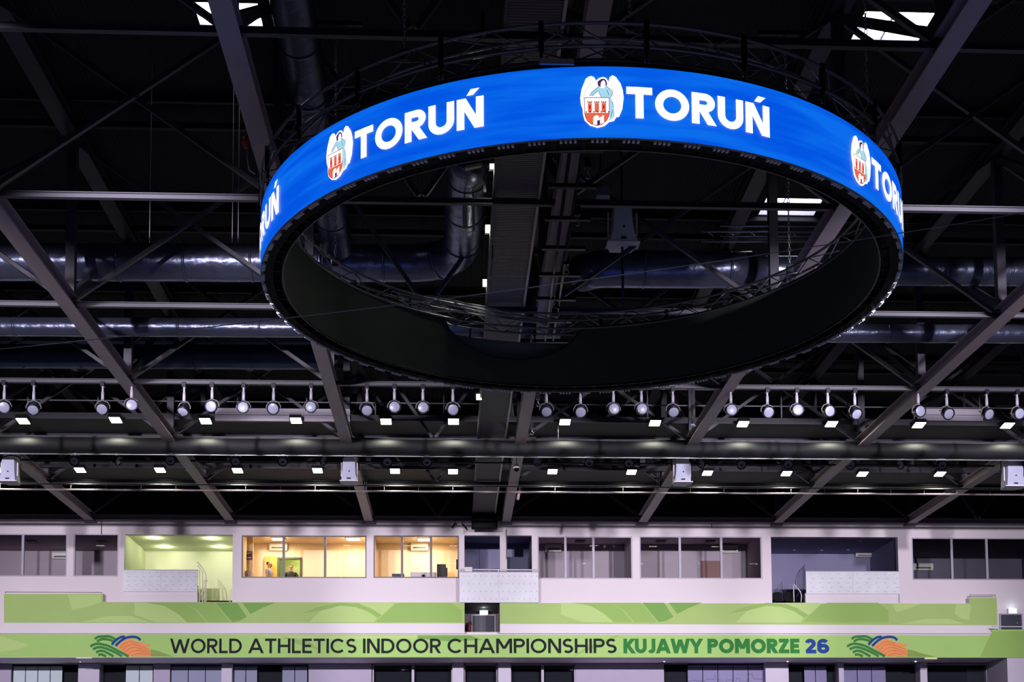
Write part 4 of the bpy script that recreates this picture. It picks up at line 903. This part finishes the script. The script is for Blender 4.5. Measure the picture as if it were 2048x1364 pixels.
struct(mb.build('wall_recess', mat('grey_recess', '7a7278', .8)))
exit_door(2, '', 945, 989, 1232, 1268, 959, 976, 1221.5, 1231, yr, 'lit white exit sign in the grey recess of the centre doorway', dk)
h = H['exit']; struct(MB().box((h.x0 - .1, YW + D, h.z0 - .4), (h.x1 + .1, YW + D + .05, h.z1 + .1)).build('wall_recess_right', mat('grey_recess', '7a7278', .8)))
exit_door(3, '', 2001, 2041, 1230, 1262, 2014.5, 2031, 1218, 1228, YW + .0, 'lit white exit sign above the dark door at the right edge', dk)
a, b = at(935, 1263, Y=yr - .3), at(942, 1245, Y=yr - .3)
t = thing('fire_extinguisher', 'dark red fire extinguisher in the left corner of the centre doorway', 'fire extinguisher', ((a.x + b.x) / 2, yr - .3, a.z)); RED = mat('dull_red', '7a2626', .5)
link('cylinder_body', cached('fe', lambda: lathe([(0, 0), (.07, 0), (.075, .02), (.075, .3), (.03, .37), (.03, .4), (0, .4)]), RED), t)
MB().tube([(0, 0, .38), (.06, -.02, .42), (.1, -.03, .25)], .012, 6).build('hose', BLACK, t)
# guard rails
def rail(label, pts, Y, posts, r=.018, drop=.18, m_=WHITE2):
    P = [at(x, y, Y=Y) for x, y in pts]; P = [Vector((p.x, Y, p.z)) for p in P]; t = thing('guard_rail', label, 'rail', tuple(P[0])); o = t.location
    MB().tube(P, r, 8).build('top_rail', m_, t, o)
    for x, y in posts: p = at(x, y, Y=Y); MB().tube([(p.x, Y, p.z), (p.x, Y, p.z - drop)], r * .9, 8).build('rail_post', m_, t, o)
BROWN = mat('brown_rail', '7c7078', .5)
rail('thin dark rail on top of the raised left end of the upper banner', [(10, 1184), (204, 1185)], YU + .05, [(11, 1184), (203, 1185)], .012, .1, BROWN)
rail('thin dark rail on top of the raised right end of the upper banner', [(1939, 1190), (1991, 1190)], YU + .05, [(1940, 1190), (1990, 1190)], .012, .12, BROWN)
rail('pale rail above the lower banner at the right edge', [(1984, 1253), (2110, 1254)], YL + .1, [(1990, 1253), (2046, 1254)], .02, .12)
t_ = ((-75, 1267), (929, 1267)); MB()
for (x0, x1, lab) in ((-75, 929, 'white ledge strip on top of the lower banner, left part'), (1000, 1983, 'white ledge strip on top of the lower banner, right part')):
    a, b = at(x0, 1268.6 if x0 < 0 else 1270.6, Y=YL), at(x1, 1266.6 if x0 < 0 else 1268.6, Y=YL); cz = at((max(x0, 0) + x1) / 2, 1268.8, Y=YL).z + .03
    tag(MB().box((a.x, YL - .02, cz), (b.x, YL + .2, cz + .035)).build('ledge_strip', WHITE), lab, 'ledge')
# balcony fronts
def bal(name, label, x0, x1, y0, y1, Y, dep, n, axis='X'):
    a, b = at(x0, y1, Y=Y), at(x1, y0, Y=Y); t = thing(name, label, 'balcony front', ((a.x + b.x) / 2, Y, a.z)); o = t.location
    for k in range(n):
        xa, xb = a.x + (b.x - a.x) * k / n, a.x + (b.x - a.x) * (k + 1) / n; MB().box((xa + .002, Y, a.z), (xb - .002, Y + dep, b.z)).build('perforated_panel', PANEL if axis == 'X' else PANELH, t, o)
    MB().box((a.x - .01, Y - .015, b.z), (b.x + .01, Y + dep + .02, b.z + .03)).build('top_rail', GREYW, t, o)
    mb = MB(); W_, H_ = b.x - a.x, b.z - a.z
    nx, nz = (14, 4) if axis == 'X' else (10, 5)
    for i in range(nx):
        for j in range(nz):
            x = a.x + W_ * (i + .5 + .25 * (j % 2)) / nx; z = a.z + H_ * (j + .5) / nz; s = (.008, .03) if axis == 'X' else (.05, .006)
            mb.box((x - s[0], Y - .003, z - s[1]), (x + s[0], Y + .001, z + s[1]))
    mb.build('fixing_slots', mat('slot_grey', '9a98ac', .6), t, o)
PANELH = ribbed('white_slatted_panel', 'e2e3ee', 'Z', 8, .6, .25)
bal('balcony_front', 'white slatted front of the lit lime balcony', 247, 395, 1141, 1183, YW - .12, .06, 2, 'Z'); struct(slab('trim_6', 247, 395, 1182, 1205, YW - .05, .3, WHITE2))
bal('balcony_front', 'white slatted front of the dark balcony at right', 1612.5, 1798, 1144, 1187.5, YW - .12, .06, 2, 'Z'); struct(slab('trim_7', 1611, 1797, 1186, 1207, YW - .05, .3, WHITE2))
bal('balcony_front', 'tall white ribbed front of the centre balcony above the doorway', 919, 1076.5, 1145, 1205, YU - .1, .1, 2)
rail('white hand rail above the tall centre balcony front', [(920, 1139), (1075, 1140)], YU - .05, [(927, 1139), (997, 1139.5), (1066, 1140), (1073, 1140)], .03, .14)
flatbox('junction_box', 'small white box on the left end of the centre hand rail', 'box', 929, 944.5, 1135, 1144, YU - .1, .1, WHITE2, 'box_body')
flatbox('counter', 'dark blue counter behind the right opening of the centre balcony', 'counter', 1014, 1059, 1118, 1206, YW + .9, .4, mat('dark_blue_counter', '1c2746', .6), 'counter_front')
def stair(label, pts, Y, m_, r=.02):
    o = at(*pts[0][0], Y=Y); t = thing('stair_rail', label, 'rail', tuple(o))
    for k, seg in enumerate(pts):
        MB().tube([at(x, y, Y=Y + .02 * k) for x, y in seg], r, 8).build('hand_rail' if k == 0 else 'rail_bar', m_, t, t.location)
stair('white stair rails beside the front of the lit lime balcony', [[(395, 1124), (406, 1137), (412, 1150), (412, 1204)], [(395, 1131), (405, 1142), (405, 1204)], [(395, 1172), (408, 1183)], [(414, 1160), (402, 1190)], [(399, 1140), (399, 1204)], [(409, 1160), (409, 1204)]], YW + .1, mat('cream_rail', 'ecebd2', .5))
stair('short white rail in the right corner of the lit lime balcony', [[(463, 1179), (460, 1187), (460, 1204)]], YW + .15, mat('cream_rail', 'ecebd2', .5))
stair('dark curved stair railing left of the front of the dark balcony', [[(1611, 1129), (1599, 1141), (1592, 1155), (1591, 1172)], [(1609, 1136), (1609, 1176), (1598, 1184), (1593, 1195)]] + [[(x, 1129 + (1611 - x) * 1.1), (x, 1184)] for x in (1596, 1600, 1604, 1607)], YW + .1, mat('dark_rail', '3a3a52', .5), .012)
stair('pale bent hand rail at the foot of the dark balcony stairs', [[(1588, 1168), (1601, 1184), (1603, 1192), (1602, 1204)], [(1587, 1170), (1588, 1204)]], YW + .02, WHITE2)
for q, (x0, x1) in enumerate(((1546, 1564), (1567, 1587))):
    a, b = at(x0, 1204, Y=YW + .35), at(x1, 1184, Y=YW + .35); t = thing('seat', 'black folding seat in the dark balcony, ' + ['left one', 'right one'][q], 'seat', ((a.x + b.x) / 2, YW + .35, a.z), 'black balcony seats'); w = (b.x - a.x) / 2; hh = b.z - a.z
    mb = MB(); n = 10; fr = [(-w, -.02), (w, -.02)] + [(w * math.cos(pi * k / n) * (1 if abs(math.cos(pi * k / n)) > .98 else 1), hh * .72 + hh * .28 * math.sin(pi * k / n) ** .5) for k in range(n + 1)]
    m_ = len(fr); mb.add([(x, 0, z) for x, z in fr] + [(x, .06, z) for x, z in fr], [tuple(range(m_)), tuple(range(m_, 2 * m_))[::-1]] + [(i, m_ + i, m_ + (i + 1) % m_, (i + 1) % m_) for i in range(m_)]); mb.build('backrest', BLACK, t)
    MB().box((-w, -.3, -.02), (w, 0, .06)).build('seat_pan', BLACK, t)

# ------------------------------------------------------------------ storey below the lower banner
Y2 = YL + 2.0
ZB = 2.0
SOF = PZ(1315, 1024, YL)
struct(MB().box((PX(-120), Y2 + .4, ZB), (PX(2180), Y2 + .5, SOF)).build('wall_back_lower', mat('dark_interior', '101420', .9)))
def Lx(px): return at(px, 1345, Y=Y2).x
zhd = at(1024, 1327, Y=Y2).z
GWALL = mat('grey_lilac_wall', 'aaa3bc', .75, 0, .04); LW = mat('pale_lilac_pier', 'c2bdd0', .75, 0, .04)
n = 8
for i, (x0, x1, m_) in enumerate(((-80, 22, GWALL), (160, 202, LW), (307, 340, GWALL), (445, 466, LW), (617, 743, GWALL), (905, 927, LW), (996, 1021, LW), (1151, 1328, GWALL), (1528, 1574, LW), (1674, 1684, LW), (1836, 1850, LW), (2015, 2140, LW))):
    Yf = Y2 - (.0 if m_ is GWALL else .25) if x0 != 2015 else YL + .05
    a, b = (Lx(x0), Lx(x1)) if x0 != 2015 else (at(x0, 1345, Y=Yf).x, at(x1, 1345, Y=Yf).x)
    struct(MB().box((a, Yf, ZB), (b, Y2 + .35, SOF)).build('wall_pier', m_))
struct(MB().box((PX(-110), Y2, zhd), (PX(2150), Y2 + .3, SOF)).build('trim_8', GWALL))
def curtainset(label, x0, x1, n, m_, grp, top=1333, lines=False, Yo=.12):
    Y = Y2 + Yo; a, b = at(x0, 1364, Y=Y).x, at(x1, 1364, Y=Y).x; zt = at((x0 + x1) / 2, top, Y=Y).z; t = thing('panel_blind', label, 'blind', ((a + b) / 2, Y, zt), grp); o = t.location
    MB().box((a, Y - .03, zt + .02), (b, Y + .03, zt + .06)).build('blind_track', BLACKM, t, o)
    for k in range(n):
        xa, xb = a + (b - a) * k / n + .015, a + (b - a) * (k + 1) / n - .015; MB().box((xa, Y - .01, ZB + .3), (xb, Y + .01, zt)).build('fabric_panel', m_, t, o)
    return t, o
BL1 = mat('pale_aqua_blind', 'c3d2da', .8, 0, .04); BL2 = mat('blue_grey_blind', '8a90ac', .8, 0, .05); BL3 = mat('violet_grey_blind', '8580a8', .8, 0, .05)
curtainset('pale panel blind at far left below the banner', 26, 125, 4, BL1, None); curtainset('pale panel blind right of the dark opening below the left wave emblem', 251, 306, 2, BL1, None, 1331)
curtainset('three blue-grey blind panels below the word WORLD', 342, 445, 3, BL2, None); curtainset('narrow pair of blue-grey blind panels below ATHLETICS, left of a dark gap', 468, 515, 2, BL2, None); curtainset('narrow pair of blue-grey blind panels below ATHLETICS, right of a dark gap', 564, 615, 2, BL2, None)
tt, to = curtainset('five grey blind panels with a thin city skyline drawing', 1375, 1527, 5, BL3, None, 1330); curtainset('two violet-grey blind panels below the number 26', 1608, 1654, 2, BL3, None); curtainset('violet-grey blind panels below the right wave emblem', 1686, 1772, 3, BL3, None)
sk = [(1375, 1363), (1388, 1360), (1400, 1362), (1408, 1362), (1415, 1358), (1424, 1358), (1427, 1360), (1430, 1347), (1433, 1360), (1440, 1358), (1440, 1364), (1452, 1364), (1454, 1360), (1464, 1360), (1465, 1365), (1472, 1365), (1472, 1357), (1479, 1357), (1480, 1364), (1494, 1364), (1498, 1348), (1503, 1347), (1508, 1358), (1526, 1358)]
MB().tube([at(x, y, Y=Y2 + .10) for x, y in sk], .006, 4).build('skyline_drawing', mat('drawing_ink', '3a3858', .7), tt, to)
for i, (x0, x1, mu) in enumerate(((745, 905, [826]), (1020, 1151, [1085]), (928, 995, []), (1850, 1975, []))):
    Y = Y2 + .08; a, b = at(x0, 1364, Y=Y).x, at(x1, 1364, Y=Y).x; zt = at((x0 + x1) / 2, 1328, Y=Y).z; w = thing('window_%d' % (8 + i), '', '', (a, Y, ZB)); del w['label']; del w['category']; w['kind'] = 'structure'
    mb = MB(); mb.box((a, Y - .03, zt - .05), (b, Y + .03, zt)); mb.box((a, Y - .03, ZB), (a + .05, Y + .03, zt)); mb.box((b - .05, Y - .03, ZB), (b, Y + .03, zt)); mb.build('window_frame', GREYW, w, w.location)
    for q in mu: x = at(q, 1345, Y=Y).x; MB().box((x - .05, Y - .04, ZB), (x + .05, Y + .03, zt)).build('mullion', GREYW, w, w.location)
    MB().add([(a, Y, ZB), (b, Y, ZB), (b, Y, zt), (a, Y, zt)], [(0, 1, 2, 3)]).build('pane', GLASS, w, w.location)
for i, (x, l) in enumerate(((161, 'below the left wave emblem'), (1328, 'left of the skyline blind'), (1575, 'right of the skyline blind'), (1831, 'below the tail of the right wave emblem'))):
    p = at(x, 1322, Y=YL + 1.4); t = thing('spot_lamp', 'tiny bright lamp under the banner, ' + l, 'lamp', tuple(p), 'small lamps under the banner')
    MB().tube([(0, .5, SOF - p.z), (0, 0, .02)], .02, 6).build('lamp_arm', BLACKM, t); MB().tube([(0, .04, 0), (0, -.05, -.02)], .035, 10).build('lamp_head', emit('small_lamp_glow', 'f4f0ff', 1.3), t)
a = at(1843, 1317, Y=YL); 
flatbox('yellow_tape', 'short yellowish strip hanging under the lower banner at right', 'strip', 1849, 1874, 1315, 1318.5, YL - .01, .01, mat('yellowish_strip', 'd8dca0', .6), 'strip_body')
flatbox('white_strip', 'short white strip hanging under the lower banner at left', 'strip', 152, 184, 1314.5, 1317, YL - .01, .01, WHITE, 'strip_body')

# ------------------------------------------------------------------ loudspeakers and rigging
def speaker(cx_, y0, y1, w, label, Y=41.2, bell=False):
    a, b = at(cx_ - w / 2, y1, Y=Y), at(cx_ + w / 2, y0, Y=Y); W_, H_ = b.x - a.x, b.z - a.z; t = thing('loudspeaker', label, 'loudspeaker', ((a.x + b.x) / 2, Y, b.z)); mb = MB()
    n = 12; prof = [(.0, .62), (.12, .80), (.3, .86), (.55, .88), (.85, .98), (.97, 1.0), (1., 1.)] if not bell else [(0, .5), (.08, .6), (.2, .66), (.5, .70), (.75, .83), (.95, 1.0), (1., 1.0)]
    vs = []
    for (v, s) in prof:
        hw = W_ / 2 * s; dp = .18 + .1 * s
        for (x, y) in ((-hw, .04), (-hw * .86, -dp), (hw * .86, -dp), (hw, .04), (hw * .7, dp * 1.3), (-hw * .7, dp * 1.3)): vs.append((x, y, -H_ * v))
    k = 6; fs = [tuple(range(k)), tuple(range(len(vs) - k, len(vs)))[::-1]]
    for i in range(len(prof) - 1):
        for q in range(k): fs.append((i * k + q, i * k + (q + 1) % k, (i + 1) * k + (q + 1) % k, (i + 1) * k + q))
    mb.add(vs, fs, False); cb = mb.build('cabinet', SPK if not bell else mat('lightened_white_cabinet', 'f0f0fa', .45), t)  # bell cabinet whiter than the others to offset the dimmer light there
    dpt = .29
    MB().box((-W_ / 2 - .02, -dpt - .02, -H_ - .025), (W_ / 2 + .02, .1, -H_)).build('base_plate', WHITE2, t)
    MB().box((-.06, -dpt - .004, -H_ * .94), (.06, -dpt + .03, -H_ * .89)).build('badge', BLACK, t)
    MB().tube([(0.01, -dpt - .008, -H_ * .62), (0.01, -dpt + .07, -H_ * .62)], .02, 10).build('front_port', BLACK, t)
    MB().tube([(-W_ / 2 - .03, 0, -H_ * .5), (-W_ / 2 - .03, 0, .05), (0, 0, .12), (W_ / 2 + .03, 0, .05), (W_ / 2 + .03, 0, -H_ * .5)], .02, 8).build('mounting_bracket', BLACKM, t)
    MB().tube([(0, 0, .1), (0, 0, ZC + .1 - b.z)], .03, 8).build('hanging_pipe', BLACKM, t)
    if bell: MB().tube([(0, 0, .1), (0, 0, ZT - b.z)], .03, 8).build('long_pipe', BLACKM, t)
    for s in (-1, 1): MB().box((s * (W_ / 2) * .93 - .015, -.12, -H_ * .78), (s * (W_ / 2) * .93 + .015, -.02, -H_ * .2)).build('side_handle', WHITE, t)
    return t
speaker(21, 918, 965, 36, 'white box loudspeaker at the far left below the curtain roll'); speaker(699, 917, 965, 34, 'white box loudspeaker in front of the second truss'); speaker(1363, 917, 967, 35, 'white box loudspeaker in front of the truss right of centre'); speaker(2024, 923, 975, 38, 'white box loudspeaker at the far right')
speaker(1244, 415, 492, 60, 'white bell-shaped loudspeaker seen through the ring', 29.4, True)
flatbox('control_box', 'small grey box left above the bell-shaped loudspeaker', 'box', 1192, 1218, 382, 398, 29.4, .2, mat('grey_control_box', '7d8096', .5), 'box_body', lambda t, o, a, b: MB().tube([(a.x + .1, o.y - .1, b.z), (a.x + .1, o.y - .1, ZT)], .02, 6).build('hanger_tube', BLACKM, t, o))
# rigging rail with hooks beside the middle truss
def rig(pts, r, m_, name, label, cat):
    P = [at(x, y, Z=z) for x, y, z in pts]; t = thing(name, label, cat, tuple(P[0])); MB().tube(P, r, 8).build('rail_tube', m_, t, t.location); return t, t.location
t, o = rig([(1165, 300, ZC - .1), (1100, 720, ZC - .1)], .03, BLACKM, 'rigging_rail', 'dark rigging rail running away beside the middle truss', 'rail')
P2 = [at(1140, 300, Z=ZC - .1), at(1085, 720, Z=ZC - .1)]; MB().tube(P2, .03, 8).build('second_tube', BLACKM, t, o)
for k in range(9):
    q = k / 8; a = at(1165, 300, Z=ZC - .1).lerp(at(1100, 720, Z=ZC - .1), q); b = P2[0].lerp(P2[1], q); MB().bar(a + Vector((.35, 0, 0)), b - Vector((.3, 0, 0)), .09, .07).build('cross_bar', BLACKM, t, o)
for q, (x, y) in enumerate(((1175, 345), (1155, 440), (1133, 538), (1114, 625), (1076, 805), (1064, 862))):
    c = at(x, y, Z=ZC - .25) if q < 4 else at(x, y, Z=ZC - .3); t = thing('rigging_hook', 'steel hook on the rigging beside the middle truss, ' + ['nearest', 'second nearest', 'third', 'fourth, level with the drape', 'just below the ring', 'lowest'][q], 'hook', tuple(c), 'rigging hooks')
    link('hook_bend', cached('hook', lambda: MB().tube([(0, 0, .1), (0, 0, .02)] + [(.045 * math.sin(pi * j / 7), 0, -.02 - .045 + .045 * math.cos(pi * j / 7)) for j in range(9)] + [(-.04, 0, -.06)], .012, 6), SILVER), t)
    link('hook_block', cached('hookb', lambda: MB().box((-.05, -.05, .08), (.05, .05, .25)), BLACKM), t)
# brackets with arms left of the flat duct
for q, (pts, l) in enumerate((([(930, 337), (965, 330), (965, 352)], 'pale angled arm bracket high in the ring opening'), ([(946, 378), (968, 366), (970, 385)], 'grey angled arm bracket under the small floodlight'))):
    P = [at(x, y, Y=24.2) for x, y in pts]; t = thing('arm_bracket', l, 'bracket', tuple(P[0])); MB().bar(P[0], P[1], .1, .05).build('arm', mat('pale_bracket', 'a3a392', .5), t, t.location); MB().bar(P[1], P[2], .05).build('drop_arm', GREY, t, t.location); MB().tube([P[1], (P[1].x, P[1].y, ZT)], .02, 6).build('hanger_tube', BLACKM, t, t.location)
for q, (x0, y0, x1, y1, l) in enumerate(((929, 397, 930, 458, 'pale upright strip left of the upper ring floodlight'), (946, 402, 948, 462, 'thin rusty upright beside the pale strip'), (991, 410, 988, 450, 'short pale strip above the upper ring floodlight'), (985, 520, 980, 555, 'thin pale strip between the two ring floodlights'))):
    a, b = at(x0, y0, Y=26.2), at(x1, y1, Y=26.2); t = thing('cable_strip', l, 'cable strip', tuple(a)); MB().bar(a, b, .05 if q != 0 else .09, .03).build('strip_body', mat('pale_strip', 'b5b597', .5), t, t.location); MB().tube([a, (a.x, a.y, ZT)], .012, 6).build('hanger_tube', BLACKM, t, t.location)
# ladder truss right inside the ring
t = thing('ladder_truss', 'horizontal silver ladder truss low on the right inside the ring', 'truss', tuple(at(1500, 466, Y=30))); o = t.location
for k, y in enumerate((452, 463, 472, 483)): MB().tube([at(1405 if k % 2 else 1440, y, Y=29.4 + .3 * (k // 2)), at(1634, y + 1, Y=29.4 + .3 * (k // 2))], .022, 8).build('long_tube', SILVER, t, o)
for k in range(6): x = 1415 + k * 42; MB().tube([at(x, 463, Y=29.5), at(x + 12, 473, Y=29.7)], .014, 6).build('rung', SILVER, t, o)
# small hanging things
def hang(name, label, cat, px, y0, y1, Y, head, m_=SILVER, top=ZC + .25):
    a, b = at(px, y0, Y=Y), at(px, y1, Y=Y); b.x = a.x; t = thing(name, label, cat, tuple(a)); MB().tube([(0, 0, 0), (0, 0, b.z - a.z)], .018, 8).build('drop_rod', m_, t); head(t, b.z - a.z)
    if top > a.z: MB().tube([(0, 0, 0), (0, 0, top - a.z)], .009, 6).build('suspension_rod', BLACKM, t)
    return t
def dome(t, z): link('camera_cap', cached('dcap', lambda: lathe([(0, .1), (.05, .1), (.1, .02), (.115, -.04), (.1, -.05), (0, -.05)]), WHITE2), t).location = (0, 0, z); link('dark_dome', cached('ddome', lambda: lathe([(.085, 0), (.08, -.05), (.05, -.085), (0, -.1)]), BLACK), t).location = (0, 0, z - .05)
hang('dome_camera', 'white dome camera hanging just right of the flat duct', 'camera', 1033, 912, 934, 41.5, dome, WHITE2)
def hood(t, z): link('lamp_hood', cached('hood', lambda: lathe([(0, .06), (.05, .05), (.1, 0), (.09, -.005), (0, -.01)]), LENS), t).location = (0, 0, z)
hang('pendant_lamp', 'hooded pendant lamp hanging right of the fourth hanging spotlight group', 'lamp', 1384, 811, 852, 34.7, hood, BLACKM)
def bob(t, z): MB().tube([(0, 0, z), (0, 0, z - .15)], [.05, .02], 8).build('plug', BLACKM, t)
hang('hanging_pole', 'thin silver pole with a dark plug, left of the first right-hand floodlight', 'pole', 1116, 842, 890, 40.0, bob)
def foot(t, z): MB().box((-.08, -.05, z - .08), (.08, .05, z + .02)).build('end_block', WHITE2, t); MB().tube([(.07, 0, 0), (.07, 0, z)], .018, 8).build('second_rod', SILVER, t)
hang('hanger_frame', 'pale double-rod hanger right of the second truss', 'hanger', 729, 950, 980, 45.3, foot); hang('hanger_frame', 'pale double-rod hanger left of the third loudspeaker', 'hanger', 1314, 935, 982, 45.3, foot)
def tubeh(t, z): MB().tube([(0, 0, z), (-.06, 0, z - .32)], .05, 12).build('tube_body', mat('pinkish_tube', 'b59aa2', .5), t)
hang('hanging_tube', 'pinkish short tube hanging below the double pipe beside the middle truss', 'tube', 1039, 972, 981, 45, tubeh)
a = at(490, 283, Y=23.5); t = thing('power_connector', 'red power plug with a white cable hanging left of the ring', 'connector', tuple(a)); o = t.location
MB().tube([at(491, 276, Y=23.5), at(489, 284, Y=23.5), at(493, 297, Y=23.5)], [.05, .06, .035], 12).build('plug_body', mat('bright_red_plastic', 'd8432f', .4), t, o)
MB().tube([at(494, 297, Y=23.5), at(495, 320, Y=23.5), at(498, 340, Y=23.5), at(510, 348, Y=23.5)], .012, 6).build('cable', WHITE2, t, o); MB().bar(at(492, 277, Y=23.5), at(528, 262, Y=23.5), .04).build('support_arm', BLACKM, t, o)
# thin wire across the hall and a few long cables
W0, W1 = at(-30, 701, Y=15.5), at(2090, 418, Y=15.5)
tag(MB().tube([W0.lerp(W1, q / 20) - Vector((0, 0, .12 * (1 - (q / 10 - 1) ** 2))) for q in range(21)], .006, 6).build('span_wire', mat('thin_wire', '8a8a96', .4, .5)), 'thin pale wire stretched across the whole picture in front of the ring', 'wire')
for q, (x, y0, y1, l) in enumerate(((466, 330, 485, 'left of the pair'), (477, 398, 485, 'right of the pair'), (300, 410, 485, 'alone further left'))):
    a, b = at(x, y0, Y=26.5), at(x, y1, Y=26.5); b.x = a.x; a.z = ROOF; tag(MB().tube([a, b], .008, 6).build('drop_cable', GREY), 'thin vertical cable left of the ring, ' + l, 'cable', 'thin cables left of the ring')
for q, (x, y0, y1, l) in enumerate(((203, 1037, 1068, 'above the single dim window'), (1423, 1028, 1056, 'right part of the wall top'), (1013, 1058, 1118, 'at the foot of the middle truss'))):
    a, b = at(x, y0, Y=YW - .06), at(x, y1, Y=YW - .06); b.x = a.x; tag(MB().tube([a, b], .014, 6).build('wall_conduit', BROWN), 'short dark vertical conduit on the white wall, ' + l, 'conduit')
for q, (x0, y0, x1, y1) in enumerate(((903, 1055, 911, 1046), (924, 1047, 933, 1058))):
    a, b = at(x0, y0, Y=YW - .2), at(x1, y1, Y=YW - .2); t = thing('clip_lamp', 'small dark clip lamp on the wall top left of the flat duct end, ' + ['left one', 'right one'][q], 'lamp', tuple(a), 'clip lamps by the duct end'); MB().bar(a, b, .05).build('lamp_body', BLACK, t, t.location)
    MB().tube([b if not q else a, (b if not q else a) + Vector((.02, .1, .18))], .01, 6).build('wire', BLACK, t, t.location)

# ------------------------------------------------------------------ unseen lamps added above the view to light the wall and floor
def unseen_flood(x, y, z, aim, e, col, label):
    t = thing('unseen_floodlight', label, 'floodlight', (x, y, z), 'unseen floodlights added for the far wall'); v = (Vector(aim) - Vector((x, y, z))).normalized()
    b = link('housing', cached('hf', lambda: MB().box((-.3, -.2, 0), (.3, .2, .12)), BLACKM), t); b.rotation_euler = v.to_track_quat('-Z', 'Y').to_euler()
    lamp('SPOT', v * .1, e, col, t, .3, v, .62, .55)
LIL = (1.0, .91, 1.0)
for x, ax, e in ((-17, -20, 20500), (-11.5, -9, 22500), (-8, 0, 22500), (11.5, 4, 22500), (14, 12, 22500), (19, 21, 22500)):
    unseen_flood(x, 13.5, EYE + 10.3, (ax, YW, EYE + 5.2), e, LIL, 'unseen floodlight added above the view to light the far wall')

for i in range(10):   # unseen bluish downlights added so light off the floor lifts the roof
    x, y = -16 + (i % 5) * 9., 4. if i < 5 else 10.
    t = thing('unseen_floodlight', 'unseen downlight added nearer the camera for light off the floor', 'floodlight', (x, y, ZC - .1), 'unseen downlights added for floor bounce')
    link('housing', cached('hf', lambda: MB().box((-.3, -.2, 0), (.3, .2, .12)), BLACKM), t)
    lamp('SPOT', (0, 0, -.05), 1000, (.6, .66, 1), t, .2, (0, 0, -1), 2.2, .8)
